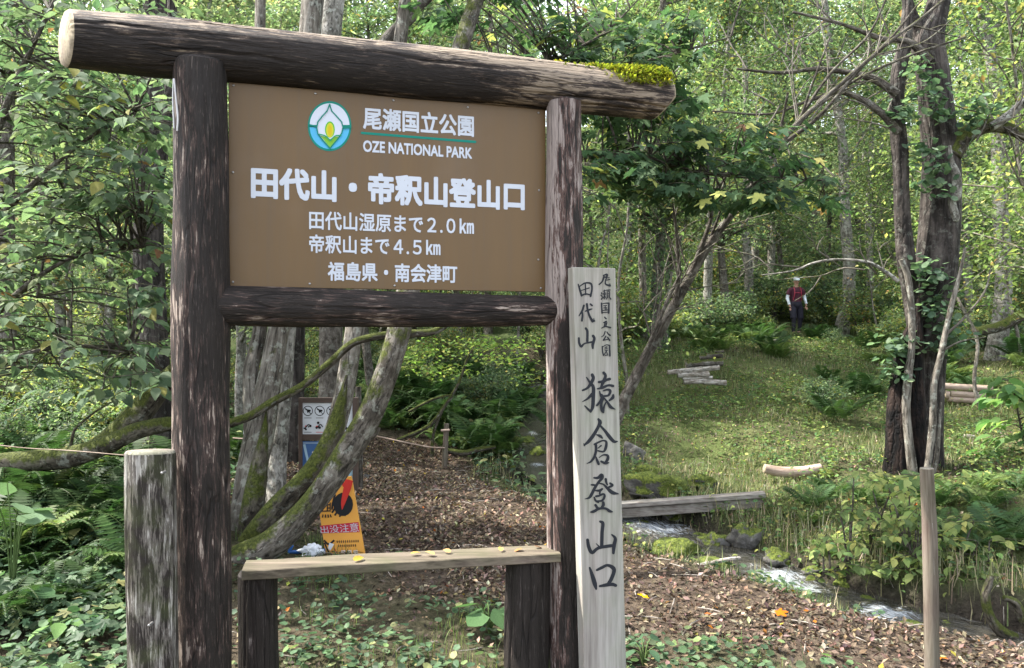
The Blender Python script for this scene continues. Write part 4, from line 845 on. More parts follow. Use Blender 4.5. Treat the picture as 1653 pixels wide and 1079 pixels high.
def twigs(limbs, Y, par, mat, n=6, seed=1, L=(60, 170)):
    rq = random.Random(seed); mb = MB()
    for pl in limbs:
        for _ in range(n):
            i = rq.randrange(len(pl)-1); t = rq.random(); x, y = pl[i][0]*(1-t)+pl[i+1][0]*t, pl[i][1]*(1-t)+pl[i+1][1]*t
            a = math.atan2(pl[i+1][1]-pl[i][1], pl[i+1][0]-pl[i][0])+rq.choice([-1, 1])*rq.uniform(.25, .9); l = rq.uniform(*L); q = [(x, y, min(3.2, pl[i][2]*.5))]; Y1 = Y+rq.uniform(-.5, .5); k = 4
            for j in range(k): a += rq.gauss(0, .22)-.04; q.append((q[-1][0]+math.cos(a)*l/k, q[-1][1]+math.sin(a)*l/k, 2.6-j*.5))
            px_limb(mb, q, [Y]+[Y+(Y1-Y)*(j+1)/k for j in range(k)], seg=5, n=10, caps=False)
            for _2 in range(2):
                b = q[rq.randrange(1, k)]; a2 = a+rq.choice([-1, 1])*rq.uniform(.4, 1.); l2 = l*.4; px_limb(mb, [(b[0], b[1], 1.8), (b[0]+math.cos(a2)*l2*.5, b[1]+math.sin(a2)*l2*.5, 1.4), (b[0]+math.cos(a2+.2)*l2, b[1]+math.sin(a2+.2)*l2, .8)], Y1, seg=4, n=6, caps=False)
    child(mb, 'twigs', MT[mat], par, kind='stuff')
twigs([[(1448, 152, 14), (1370, 118, 10), (1260, 118, 6), (1190, 112, 4)], [(1450, 215, 14), (1385, 158, 10), (1300, 165, 6), (1150, 180, 3)], [(1450, 455, 7), (1350, 420, 4.5), (1230, 445, 2)], [(1500, 100, 16), (1420, 62, 9), (1280, 20, 4)], [(1535, 250, 20), (1620, 206, 12), (1720, 240, 8)], [(1600, 206, 14), (1660, 160, 12), (1720, 110, 8)]], 10.0, bt, 'greybark', 6, 3)
# leaning sapling right of the lettered board
ls = tree_obj('leaning_sapling', 985, 10.3, label='slender brown trunk leaning from the lettered board up towards the rugged tree', cat='tree')
mb = MB(); px_limb(mb, [(975, 770, 22), (985, 710, 20), (1004, 655, 19), (1030, 602, 18), (1058, 548, 18), (1090, 490, 17), (1118, 440, 16), (1150, 388, 14), (1192, 332, 11), (1246, 252, 9), (1280, 208, 9), (1333, 158, 8), (1424, 78, 6), (1490, 28, 5), (1560, -30, 4)], 9.2, -.6, seg=18, n=110, rough=.07, rs=4, seed=54)
child(mb, 'trunk', MT['darkbark'], ls)
for pl in [[(1112, 452, 12), (1128, 410, 9), (1146, 360, 7), (1152, 320, 5), (1158, 300, 4)], [(1090, 492, 9), (1096, 440, 7), (1092, 380, 5), (1086, 330, 3)], [(1140, 400, 6), (1160, 350, 4), (1168, 310, 3)], [(1030, 602, 8), (1055, 540, 7), (1080, 480, 6), (1100, 440, 4)],
           [(1260, 235, 8), (1320, 190, 7), (1390, 110, 6), (1440, 60, 5), (1480, 10, 3)], [(1280, 208, 7), (1340, 120, 5), (1400, 60, 4), (1430, 0, 3)], [(1250, 248, 7), (1262, 200, 5), (1272, 150, 4)], [(1333, 158, 6), (1400, 120, 5), (1470, 90, 4), (1560, 60, 3)], [(1060, 545, 4), (1080, 510, 3), (1110, 490, 2)],
           [(1290, 200, 5), (1310, 140, 4), (1340, 60, 3)], [(1160, 300, 5), (1150, 270, 3), (1140, 240, 2)], [(1160, 305, 4), (1180, 270, 3), (1188, 240, 2)]]:
    mb = MB(); px_limb(mb, pl, 8.95, -.3, seg=8, n=len(pl)*5, rough=.08, rs=3); child(mb, 'limb', MT['darkbark'], ls)

twigs([[(1030, 602, 8), (1080, 480, 6), (1100, 440, 4)], [(1112, 452, 8), (1146, 360, 6), (1158, 300, 4)], [(1150, 388, 8), (1246, 252, 7), (1333, 158, 6), (1490, 28, 4)], [(1260, 235, 6), (1390, 110, 5), (1480, 10, 3)]], 9.0, ls, 'greybark', 9, 5, (60, 190))
REG = []
# ------------------------------------------------------------------ generic forest: prototypes shared by many trees
GR1, GR2, GR3 = (.118, .178, .082), (.072, .120, .060), (.185, .240, .112)
YL, OG, BR = (.30, .27, .04), (.42, .20, .04), (.20, .12, .05)
def proto_tree(seed, H=13., r0=.15, lean=.6, crown0=3.2, nl=6500, leafs=(.11, .19), pal=None, nb=26):
    rg = np.random.default_rng(seed); tw = MB(); k = 9
    z = np.linspace(0, 1, k); pts = np.stack([np.cumsum(rg.normal(0, .11, k))*1.2+lean*z*z*math.cos(seed), np.cumsum(rg.normal(0, .11, k))*1.2+lean*z*z*math.sin(seed), z*H-.4], -1); pts[:, :2] -= pts[0, :2]
    rad = r0*(1-z*.8); rad[0] *= 1.25; c, r = tube(tw, pts, rad, 14, 44, .08, 3, True, seed=seed)
    tips = []
    for i in range(nb):
        t = (crown0/H)+(1-crown0/H)*rg.random()**.8*.97; j = min(int(t*43), 42); p0 = c[j]; az = rg.random()*6.28; L = rg.uniform(1.0, 2.6)*(1.15-t*.5); up = rg.uniform(.15, .9)
        q = [p0]; d = np.array([math.cos(az), math.sin(az), up])
        for _ in range(3): d = d+rg.normal(0, .25, 3)*np.array([1, 1, .6]); q.append(q[-1]+d/np.linalg.norm(d)*L/3)
        tube(tw, q, [max(r[j]*.45, .012), r[j]*.28+.005, .01, .004], 6, 8, .08, 3, False, seed=seed+i)
        for a in np.linspace(.35, 1, 4): 
            b = spline(q, 11)[int(a*10)]; tips.append(b)
            tips.append(b+rg.normal(0, .38, 3)*np.array([1, 1, .4]))
    tips = np.array(tips); n = nl; w_ = rg.integers(0, len(tips), n)
    pos = tips[w_]+rg.normal(0, 1, (n, 3))*np.array([.34, .34, .13])
    cl = MB(); colr = palette(n, pal or [GR1, GR2, GR3, YL, OG], [5, 3, 4, 1.0, .12], .22, rg)*(1+rg.normal(0, .22, len(tips)))[w_][:, None]
    scatter(cl, T_QUAD, pos, rotmats(n, (-10, 50), rg), rg.uniform(*leafs, n), np.clip(colr, .01, .6))
    return tw.mesh('trunk', MT['greybark']), cl.mesh('crown', MT['farleaf'], False)
BRT = [(.22, .28, .14), (.15, .21, .10), (.30, .34, .18), (.38, .37, .19), (.38, .25, .10)]  # lighter crown palette: backlight and haze put into the leaf colour
PT = [proto_tree(11, 14, .15), proto_tree(12, 12, .12, 1.2, 2.4, pal=BRT), proto_tree(13, 16, .20, .8, 4.5), proto_tree(14, 11, .08, 1.6, 1.8, 6000, pal=BRT), proto_tree(15, 13, .13, .5, 6, 5000, pal=BRT)]
PT2 = [t[0].copy() for t in PT]
for m in PT2: m.materials[0] = MT['palebark']
PT3 = [t[0].copy() for t in PT]
for m in PT3: m.materials[0] = MT['darkbark']
PT.append(proto_tree(16, 6.5, .035, .9, 1.6, 3000, (.08, .13), [(.11, .17, .05), (.07, .11, .04), (.16, .22, .06), (.32, .32, .09), (.2, .22, .07)], 30))
PT.append(proto_tree(17, 8., .045, 1.4, 2.4, 3400, (.09, .14), [(.14, .20, .05), (.09, .14, .04), (.21, .26, .07), (.38, .34, .08), (.42, .25, .08)], 34))
PT2 += [PT[5][0], PT[6][0]]; PT3 += [PT[5][0], PT[6][0]]
def place_tree(px, Y, k, wpx=None, bark=0, rot=None, sc=1, crown=True, **kw):
    b = G(px, 0, Y); r = PT[k][0]; r0 = [.15, .12, .20, .08, .13, .035, .045][k]*1.1
    if wpx: sc = min(max(wpx/2/F*Y/r0, .45), 1.6)
    o = empty(kw.pop('name', 'forest_tree'), tuple(b+np.array([0, 0, -.1])), **kw); o.rotation_euler[2] = random.random()*6.28 if rot is None else rot; hz = sc*random.uniform(.95, 1.15); o.scale = (sc, sc, hz)
    inst([PT[k][0], PT2[k], PT3[k]][bark], 'trunk', o)
    if crown: inst(PT[k][1], 'crown', o)
    return o
named = [(1062, 19, 0, 22, 2, 'ivy darkened straight trunk just right of the lettered board'), (1150, 24, 2, 18, 1, 'pale straight trunk behind the leaning sapling'), (1208, 28, 0, 17, 1, 'pale grey trunk right of the leaning sapling on the slope'),
         (1352, 25, 2, 23, 1, 'grey trunk standing just beside the hiker'), (1283, 33, 3, 12, 2, 'thin dark trunk rising behind the hiker'), (1245, 31, 1, 15, 2, 'brown forked trunk uphill behind the hiker'), (1012, 27, 4, 12, 1, 'thin pale trunk above the lettered board'),
         (1560, 24, 0, 16, 1, 'pale trunk behind the rugged tree on the far slope'), (1600, 18, 2, 30, 1, 'leaning pale trunk above the stacked logs'), (1400, 30, 4, 14, 1, 'slim pale trunk between the hiker and the rugged tree'),
         (112, 15, 1, 17, 1, 'thin pale trunk among the ferns beyond the low mossy limb'), (12, 11, 2, 38, 2, 'dark thick trunk behind the leafy bush'), (185, 18, 0, 16, 1, 'pale trunk glimpsed through the leafy bush'), (488, 14, 4, 17, 1, 'pale slim trunk behind the notice board'),
         (392, 13, 1, 20, 1, 'greyish thin trunk behind the white capped post'), (606, 15, 0, 17, 2, 'dark trunk above the middle of the log beam'), (790, 38, 2, 22, 1, 'pale trunk above the log beam beside a leaning white branch'), (395, 20, 4, 22, 1, 'pale upright trunk over the left part of the log beam'), (575, 22, 1, 12, 1, 'thin pale trunk over the log beam')]
for px, Y, k, wpx, bk, lab in named: place_tree(px, Y, k, wpx, bk, label=lab, cat='tree')
rg = random.Random(5); cnt = 0; used = []
while cnt < 105:
    Y = 17+55*rg.random()**.85; px = rg.uniform(-120, 1780)
    x = (px-CX)/F*Y
    if any((x-a)**2+(Y-b)**2 < (1.0+Y*.02)**2 for a, b in used): continue
    if Y < 24 and 1050 < px < 1640: continue
    if Y < 19 and 600 < px < 1100: continue
    used.append((x, Y)); cnt += 1
    k = rg.choice([0, 1, 2, 3, 4]) if px < 900 else rg.choice([1, 3, 4, 0, 1])
    dep = 'near' if Y < 28 else ('middle' if Y < 48 else 'far')
    bk_ = rg.choice([0, 1, 1, 2]); o = place_tree(px, Y, k, None, bk_, sc=rg.uniform(.75, 1.2), group=f'forest trees on the {dep} wooded slope', cat='tree',
               label={'near': 'slim forest tree with airy green crown on the near part of the wooded slope', 'middle': 'forest tree halfway up the wooded slope behind the clearing', 'far': 'small distant forest tree high on the wooded slope'}[dep])
    REG.append((o, px, Y, ['grey barked', 'pale barked', 'dark barked'][bk_]+' '+{0: 'green tree', 1: 'backlit slender tree', 2: 'tall green tree', 3: 'small backlit tree', 4: 'high crowned backlit tree'}[k]))
for i_, (px, Y) in enumerate([(1010, 14.5), (1075, 19), (1420, 23), (1600, 14), (1650, 17), (1700, 12.5), (960, 17), (905, 20), (830, 19), (700, 21), (770, 24), (620, 18), (560, 16), (500, 20), (300, 17), (210, 20), (100, 16), (20, 19), (-40, 14), (1470, 26), (1530, 30)]):
    k = 5+(i_ % 2); o = place_tree(px, Y, k, None, 0, sc=rg.uniform(.8, 1.15), group='thin understory saplings', cat='sapling', name='forest_sapling', label='sapling')
    REG.append((o, px, Y, ['thin green sapling', 'thin yellow green sapling'][k-5]))
for i_ in range(22):
    px, Y = 980+i_*26+rg.uniform(-10, 10), rg.uniform(36, 62); bk_ = rg.choice([0, 1, 2]); k = rg.choice([1, 0, 3]); o = place_tree(px, Y, k, None, bk_, sc=rg.uniform(.8, 1.2), group='forest trees on the far wooded slope', cat='tree', label='tree')
    REG.append((o, px, Y, ['grey barked', 'pale barked', 'dark barked'][bk_]+' '+{0: 'green tree', 1: 'backlit slender tree', 3: 'small backlit tree'}[k]))
# leaning trunks seen above the beam
for lab, pl, Y, mt in [('dark leaning trunk above the centre of the log beam', [(560, 160, 30), (618, 78, 26), (655, 35, 22), (690, -5, 20), (730, -60, 18)], 10.5, 'darkbark'), ('mossy leaning limb above the log beam near the maple leaves', [(640, 150, 22), (695, 85, 22), (725, 55, 20), (752, 30, 14), (790, -20, 10)], 35., 'mossbark'),
                       ('smooth white trunk slanting up behind the log beam', [(770, 190, 16), (800, 95, 14), (815, 62, 13), (838, 28, 12), (868, -10, 11), (900, -60, 10)], 37.0, 'palebark'), ('dark twisted trunk above the log beam beside the pale one', [(500, 200, 30), (505, 110, 32), (515, 40, 34), (520, -60, 30)], 11.2, 'rough')]:
    o = tree_obj('leaning_tree', pl[0][0], Y, label=lab, cat='tree'); gz = G(pl[0][0], 0, Y); mb = MB()
    base = [(pl[0][0]-30, 540+(CAMZ-gz[2])/Y*F+15, pl[0][2]*1.3), (pl[0][0]-22, 400, pl[0][2]*1.15)]
    px_limb(mb, base+pl, Y, seg=16, n=60, rough=.09, rs=3, seed=int(Y*7)); child(mb, 'trunk', MT[mt], o)

# ------------------------------------------------------------------ near leafy trees with separate leaves
def leafy(name, root, clusters, tmpl, size, cols, wts, wood_pts, wood_mat, npc=9, spread=.26, tilt=(5, 45), nobj=290, mat='leaf', hub=None, **k):
    """clusters: N x 3 spray centres; leaves of a spray sit along a twig; the ones nearest the camera are objects of their own"""
    o = hub or empty(name, tuple(root), **k); root = np.array(o.location); wd = MB()
    for pts, rad in wood_pts: tube(wd, pts, rad, 10, len(pts)*6, .09, 3, True, seed=len(pts))
    nodes = np.concatenate([spline(p_, 24) for p_, _ in wood_pts])
    LP, LX = [], []
    for c in clusters:
        j = np.argmin(((nodes-c)**2).sum(1)+.6*np.maximum(nodes[:, 2]-c[2], 0)); b = nodes[j]; az = math.atan2(c[1]-b[1], c[0]-b[0])+RNG.normal(0, .5)
        d = np.array([math.cos(az), math.sin(az), RNG.uniform(-.25, .15)])*spread
        s_, e_ = c-d, c+d; mid = (b+s_)/2+np.array([0, 0, .08*np.linalg.norm(s_-b)])
        tube(wd, [b, mid, s_, c+np.array([0, 0, .015]), e_], [.011, .008, .005, .0035, .0018], 5, 12, 0, caps=False)
        for i in range(npc):
            t = i/(npc-1); p = s_*(1-t)+e_*t; side = 1 if i % 2 else -1; a = az+side*RNG.uniform(.5, 1.4)*(1-t*.6)
            LP.append(p+np.array([math.cos(a), math.sin(a), -.2])*size[0]*.25+RNG.normal(0, .012, 3)); LX.append(a)
    LP = np.array(LP); LX = np.array(LX); n = len(LP); rm = rotmats(n, tilt, RNG, LX); sc = RNG.uniform(*size, n); col = palette(n, cols, wts, .16)
    w_ = child(wd, 'branch', MT[wood_mat], o)
    inview = (np.abs(LP[:, 0]/LP[:, 1]) < .64) & (np.abs((LP[:, 2]-CAMZ)/LP[:, 1]) < .42)
    order = np.argsort(LP[:, 1]-100*inview)[:nobj]; rest = np.ones(n, bool); rest[order] = False
    vari = palette(14, cols, wts, .14); meshes = [leaf_mesh('leaf', tmpl, tuple(v), MT[mat]) for v in vari]
    for q in order:
        M3 = Matrix(rm[q].tolist()); c_ = LP[q]-np.array(root)
        inst(meshes[int(RNG.integers(14))], 'leaf', o, Vector(c_), M3, sc[q])
    mb = MB(); scatter(mb, tmpl, LP[rest], rm[rest], sc[rest], col[rest]); child(mb, 'foliage', MT[mat], o, False, kind='stuff')
    return o
def px_clusters(n, boxes, ylo, yhi):
    out = []; tot = sum(b[4] for b in boxes)
    for x0, y0, x1, y1, w_ in boxes:
        for _ in range(int(round(n*w_/tot))): 
            Y = random.uniform(ylo, yhi); out.append(P(random.uniform(x0, x1), random.uniform(y0, y1), Y))
    return np.array(out)
LG = [(.110, .165, .082), (.072, .120, .060), (.165, .22, .105), (.17, .17, .03), (.20, .09, .03)]
wood = [([P(-160, 900, 7.6), P(-110, 650, 7.5), P(-60, 400, 7.3), P(0, 200, 7.2), P(60, 60, 7.1), P(120, -60, 7.0)], [.07, .06, .05, .035, .02, .01]), ([P(-60, 420, 7.3), P(20, 330, 7.1), P(120, 240, 7.0), P(220, 180, 6.9)], [.04, .03, .018, .008]),
        ([P(-100, 620, 7.5), P(0, 500, 7.2), P(110, 420, 7.0), P(230, 400, 6.9)], [.04, .03, .018, .008]), ([P(60, 480, 7.1), P(80, 370, 7.0), P(105, 300, 7.0), P(112, 180, 7.0), P(150, 60, 7.0)], [.012, .012, .01, .008, .006]), ([P(-110, 660, 7.4), P(-20, 600, 7.0), P(90, 560, 6.8), P(210, 570, 6.7)], [.03, .025, .015, .008])]
leafy('broadleaf_bush', G(-160, 0, 7.6), px_clusters(330, [(-60, -40, 130, 330, 3.4), (100, 120, 285, 330, 3.4), (-60, 320, 275, 470, 3.0), (-60, 470, 275, 640, 2.2), (150, -20, 280, 30, .3), (180, 540, 350, 640, .6)], 5.9, 8.6), T_LEAF, (.095, .155), LG, [5, 4, 3, .35, .12], wood, 'darkbark', 9, .25,
      label='tall broad leaved bush filling the space left of the sign frame', cat='bush')
# maple with star leaves behind the beam
LM = [(.060, .115, .045), (.036, .075, .032), (.12, .18, .055), (.30, .29, .06), (.38, .19, .05), (.22, .10, .04)]
wood = [([P(700, 260, 6.9), P(780, 190, 7.3), P(860, 150, 7.6), P(960, 120, 7.8), P(1080, 90, 7.9), P(1180, 60, 7.9)], [.06, .045, .035, .022, .012, .006]), ([P(690, 320, 6.85), P(800, 280, 7.3), P(900, 260, 7.7), P(1020, 250, 7.8), P(1130, 280, 7.9), P(1230, 290, 7.8)], [.05, .04, .03, .02, .012, .006]),
        ([P(860, 150, 7.6), P(900, 100, 7.8), P(980, 50, 8.0), P(1040, -10, 7.9)], [.02, .02, .012, .006]), ([P(1130, 280, 7.9), P(1230, 285, 7.8), P(1330, 290, 7.8), P(1400, 260, 7.8)], [.012, .009, .006, .004])]
leafy('maple', (0, 0, 0), px_clusters(240, [(850, 20, 1040, 130, 1.7), (1020, 30, 1120, 150, .8), (940, 150, 1110, 320, 3.0), (1080, 200, 1260, 330, 2.2), (1220, 255, 1370, 340, .9), (640, -20, 900, 60, .8), (600, -80, 1200, -10, .8)], 7.0, 8.6), T_MAPLE, (.11, .17), LM, [6, 4, 1.6, .45, .09, .08], wood, 'darkbark', 9, .24, hub=tA)

# ------------------------------------------------------------------ shrubs, ferns, herbs: prototypes
def proto_bush(seed, w_=.8, h=.9, n=1500, leaf=(.05, .10), pal=None, mat='farleaf'):
    rg = np.random.default_rng(seed); st = MB(); cl = MB(); tips = []
    for i in range(14):
        az = rg.random()*6.28; L = rg.uniform(.6, 1.05); e = np.array([math.cos(az)*w_*L*.6, math.sin(az)*w_*L*.6, h*rg.uniform(.5, 1.05)])
        q = [np.zeros(3)+rg.normal(0, .03, 3)-np.array([0, 0, .05]), e*np.array([.3, .3, .55]), e*np.array([.7, .7, .9]), e]
        tube(st, q, [.012, .009, .005, .002], 5, 10, caps=False, seed=i); s_ = spline(q, 12)
        for j in (4, 6, 8, 10, 11): tips.append(s_[j]); tips.append(s_[j]+rg.normal(0, .13, 3))
    tips = np.array(tips); k = rg.integers(0, len(tips), n); pos = tips[k]+rg.normal(0, 1, (n, 3))*np.array([.10, .10, .06]); pos[:, 2] = np.maximum(pos[:, 2], .02)
    scatter(cl, T_LEAF if n < 700 else T_QUAD, pos, rotmats(n, (0, 50), rg), rg.uniform(*leaf, n), np.clip(palette(n, pal or [GR1, GR2, GR3, YL], [4, 4, 2, .4], .2, rg)*(1+rg.normal(0, .2, len(tips)))[k][:, None], .008, .6))
    return st.mesh('stem', MT['darkbark']), cl.mesh('foliage', MT[mat], False)
def proto_fern(seed, L=.62, nf=9, pal=((.055, .11, .022), (.035, .08, .018), (.09, .14, .03))):
    rg = np.random.default_rng(seed); fr = []
    for i in range(nf):
        mb = MB(); az = i*2.4+rg.normal(0, .2); l = L*rg.uniform(.75, 1.1); arch = rg.uniform(.45, .75); t = np.linspace(0, 1, 24)
        sx = l*(t*.95); sz = l*(arch*np.sin(t*2.3)*.9); side = rg.normal(0, .06)*t*t
        ax = np.stack([sx*math.cos(az)-side*math.sin(az), sx*math.sin(az)+side*math.cos(az), sz], -1); tube(mb, ax[::3], [.004]*8, 4, 10, caps=False, col=(.06, .09, .02))
        T = np.gradient(ax, axis=0); T /= np.linalg.norm(T, axis=1)[:, None]; S = np.cross(T, [0, 0, 1.]); S /= np.linalg.norm(S, axis=1)[:, None]+1e-9
        col = palette(1, pal, None, .15, rg)[0]; pp, rm, sc = [], [], []
        for j in range(3, 24):
            wd = l*.34*math.sin(min(1, (j/23)*1.25+.12)*math.pi)**.7*(1-.2*j/23)+.012
            for sg in (-1, 1):
                d = S[j]*sg+T[j]*.35-np.array([0, 0, .18]); d /= np.linalg.norm(d); zz = np.cross(d, T[j]*sg); zz /= np.linalg.norm(zz); zz = zz if zz[2] > 0 else -zz
                rm.append(np.stack([d, np.cross(zz, d), zz], -1)); pp.append(ax[j]); sc.append((wd, .022/.54*l/.6*1.6, .05))
        scatter(mb, T_QUAD, np.array(pp), np.array(rm), np.array(sc), palette(len(pp), [col], None, .10, rg)); fr.append(mb)
    return fr
def merge(mbs):
    o = MB()
    for m in mbs:
        for v, tc, c in zip(m.V, m.tc, m.col): o.V.append(v); o.tc.append(tc); o.col.append(c)
        for f, mi in zip(m.F, m.mi): o.F.append(f+o.n); o.mi.append(mi)
        o.n += m.n
    return o
BUSH = [proto_bush(21), proto_bush(22, 1.0, .7, 1300, pal=[GR3, (.16, .21, .04), YL, GR1]), proto_bush(23, .6, .5, 420, (.07, .12), mat='herb'), proto_bush(24, .9, 1.3, 1700, (.05, .09), [(.10, .16, .03), GR3, YL, OG])]
FERNF = [proto_fern(31), proto_fern(32, .5, 8, ((.08, .14, .02), (.06, .12, .02), (.13, .17, .03))), proto_fern(33, .75, 10)]
FERN = [merge(f).mesh('fronds', MT['herb'], False) for f in FERNF]
FROND = [[m.mesh('frond', MT['herb'], False) for m in f] for f in FERNF]
def put_bush(px, Y, k, sc, **kw):
    reg = kw.get('group')
    b = G(px, 0, Y); o = empty(kw.pop('name', 'shrub'), tuple(b), **kw); o.scale = (sc, sc, sc*random.uniform(.8, 1.1)); o.rotation_euler[2] = random.random()*6.28
    inst(BUSH[k][0], 'stem', o); inst(BUSH[k][1], 'foliage', o)
    if reg: REG.append((o, px, Y, ['deep green shrub', 'pale yellowish shrub', 'low broad leaved shrub', 'tall light green shrub'][k]))
    return o
def put_fern(px, Y, k, sc, split, **kw):
    b = G(px, 0, Y); rz = random.random()*6.28
    if split:
        o = empty('fern', tuple(b), **kw); o.rotation_euler = (random.uniform(-.1, .1), random.uniform(-.1, .1), rz); o.scale = (sc,)*3
        for m in FROND[k]: inst(m, 'frond', o)
    else:
        o = inst(FERN[k], 'fern', None, Vector(b), (random.uniform(-.1, .1), random.uniform(-.1, .1), rz), sc, **kw)
    REG.append((o, px, Y, ['mid green fern', 'bright green fern', 'large arching fern'][k]))
    return o
rg = random.Random(9)
def blocked(px, Y):
    x = (px-CX)/F*Y; d, hw_, _ = polydist(np.array([x]), np.array([Y]), PATH); ds_, _, sd_ = polydist(np.array([x]), np.array([Y]), STREAM)
    return d[0] < hw_[0]*1.15 or ds_[0] < .5
# understory shrubs
zones = [(46, -80, 300, 9, 17, (.6, 1.1), (0, 1, 2), 'leafy undergrowth shrub on the shaded slope beside the low mossy limb'), (34, 380, 1000, 14.5, 22, (.5, 1.0), (0, 1, 3), 'green undergrowth shrub on the bank behind the leafy clearing'),
         (44, 960, 1290, 19, 30, (.7, 1.3), (0, 1, 3), 'undergrowth shrub on the slope above the log steps'), (40, 1320, 1720, 19, 32, (.7, 1.4), (0, 1, 3), 'undergrowth shrub on the slope behind the rugged tree'), (60, -100, 1750, 24, 33, (1.2, 2.2), (0, 1, 3), 'shrub in the understory of the distant forest')]
for n, a, b, y0, y1, scs, ks, lab in zones:
    c_ = 0
    while c_ < n:
        px, Y = rg.uniform(a, b), rg.uniform(y0, y1)
        if blocked(px, Y): continue
        if (abs(px-1288) < 60 and Y < 27) or (1100 < px < 1400 and Y < 23): continue
        put_bush(px, Y, rg.choice(ks), rg.uniform(*scs), label=lab, group=lab.replace(' shrub', ' shrubs', 1), cat='shrub'); c_ += 1
fu = MB()
for _ in range(190):
    px, Y = rg.uniform(-100, 1750), rg.uniform(31, 72); b = G(px, 0, Y); n = 620; sc_ = rg.uniform(1.3, 3.2); c0 = RNG.normal(0, 1, (26, 3))*np.array([.5, .5, .22])+np.array([0, 0, .5]); k = RNG.integers(0, 26, n)
    scatter(fu, T_QUAD, b+(c0[k]+RNG.normal(0, .12, (n, 3)))*sc_, rotmats(n, (0, 50)), RNG.uniform(.14, .26, n), palette(n, [GR1, GR2, GR3, (.26, .29, .10)], [4, 3, 4, 1.5], .2)*(1+RNG.normal(0, .15, 26))[k][:, None].clip(.5, 1.6))
fu.build('distant_undergrowth', MT['farleaf'], None, False, kind='stuff', label='mass of undergrowth on the distant wooded slope')
# ferns
fz = [(12, -60, 200, 4.7, 6.2, (.42, .66), 'small fern close to the short post'), (46, -60, 290, 5.8, 11, (.7, 1.2), 'dark green fern among the ground plants left of the short post'), (92, 590, 930, 11.9, 18.5, (.7, 1.25), 'bright fern on the bank between the grey post and the stream'), (34, 1020, 1260, 18, 27, (.9, 1.4), 'fern growing on the slope below the pale trunks'), (30, 1310, 1700, 13, 24, (.8, 1.3), 'fern on the upper bank beyond the rugged tree'),
      (22, 1290, 1700, 7.4, 9.5, (.45, .8), 'fern hanging over the dark far bank of the stream'), (12, 380, 560, 9.5, 12.5, (.7, 1), 'fern beside the notice board and grey trunks')]
for n, a, b, y0, y1, scs, lab in fz:
    c_ = 0
    while c_ < n:
        px, Y = rg.uniform(a, b), rg.uniform(y0, y1)
        if blocked(px, Y): continue
        put_fern(px, Y, rg.choice((0, 1, 2)), rg.uniform(*scs), Y < 8.2, label=lab, group=lab.replace('fern', 'ferns', 1), cat='fern'); c_ += 1
# named shrubs
put_bush(1325, 14.5, 0, .75, label='low rounded green bush in the middle of the grassy terrace', cat='shrub')
put_bush(1345, 21, 0, .5, label='low grassy bush just below the hiker towards the rugged tree', cat='shrub')
ms = empty('maple_sapling', tuple(G(690, 0, 12.4)), label='small maple sapling with bare forked stem and bright yellow green leaves beyond the clearing', cat='tree')
mb = MB(); px_limb(mb, [(640, 712, 6), (690, 690, 7), (715, 660, 6), (740, 620, 5), (752, 585, 4), (765, 560, 3)], 12.4, seg=8, n=26, rough=.1); px_limb(mb, [(660, 665, 4), (700, 645, 5), (730, 640, 4), (712, 660, 3)], 12.4, seg=7, n=16); px_limb(mb, [(715, 660, 5), (700, 700, 5), (697, 745, 6)], 12.4, seg=8, n=12); child(mb, 'trunk', MT['mossbark'], ms)
n = 900; cx_ = RNG.choice(22, n); cc = px_clusters(22, [(660, 545, 870, 610, 1)], 11.8, 13); pos = cc[cx_ % len(cc)]+RNG.normal(0, 1, (n, 3))*np.array([.20, .2, .05])
mb = MB(); scatter(mb, T_LEAF, pos, rotmats(n, (-5, 30)), RNG.uniform(.05, .09, n), palette(n, [(.17, .27, .03), (.22, .30, .04), (.10, .19, .03), (.34, .34, .05)], [4, 3, 2, 1])); child(mb, 'foliage', MT['leaf'], ms, False, kind='stuff')
# right-edge large leaved bush
wood = [([G(1660, 0, 10.6)-np.array([0, 0, .05]), P(1650, 700, 10.5), P(1640, 650, 10.4), P(1635, 615, 10.3)], [.02, .016, .01, .005]), ([G(1670, 0, 10.8)-np.array([0, 0, .05]), P(1690, 700, 10.6), P(1670, 640, 10.5), P(1660, 600, 10.4)], [.02, .016, .01, .005])]
leafy('glossy_bush', G(1660, 0, 10.6), px_clusters(20, [(1605, 615, 1690, 735, 1)], 10.0, 10.9), T_LEAF, (.15, .24), [(.15, .27, .06), (.10, .20, .05), (.26, .34, .07)], [3, 3, 2], wood, 'darkbark', 8, .16, nobj=120, label='glossy bright green bush with big leaves at the edge of the terrace', cat='bush')
# overhanging yellow-green sprays on the far bank
wood = [([P(1420, 840, 8.0), P(1400, 880, 7.7), P(1370, 905, 7.4), P(1330, 930, 7.2)], [.014, .01, .006, .003]), ([P(1500, 850, 8.0), P(1540, 880, 7.6), P(1560, 910, 7.3), P(1600, 930, 7.1)], [.014, .01, .006, .003]), ([P(1440, 860, 7.9), P(1460, 890, 7.5), P(1480, 920, 7.2)], [.012, .008, .003])]
leafy('overhanging_shrub', P(1440, 860, 7.9), px_clusters(105, [(1300, 860, 1400, 935, 1.0), (1390, 830, 1560, 925, 2.4), (1540, 870, 1653, 950, 1.2), (1380, 760, 1500, 860, .9)], 6.9, 8.1), T_LEAF, (.07, .12), [(.20, .26, .06), (.10, .16, .04), (.32, .31, .07), (.25, .28, .06)], [4, 3, 1, 2], wood, 'darkbark', 10, .17, (0, 40), nobj=200, label='yellow green shrub sprays overhanging the dark pool of the stream', cat='shrub')
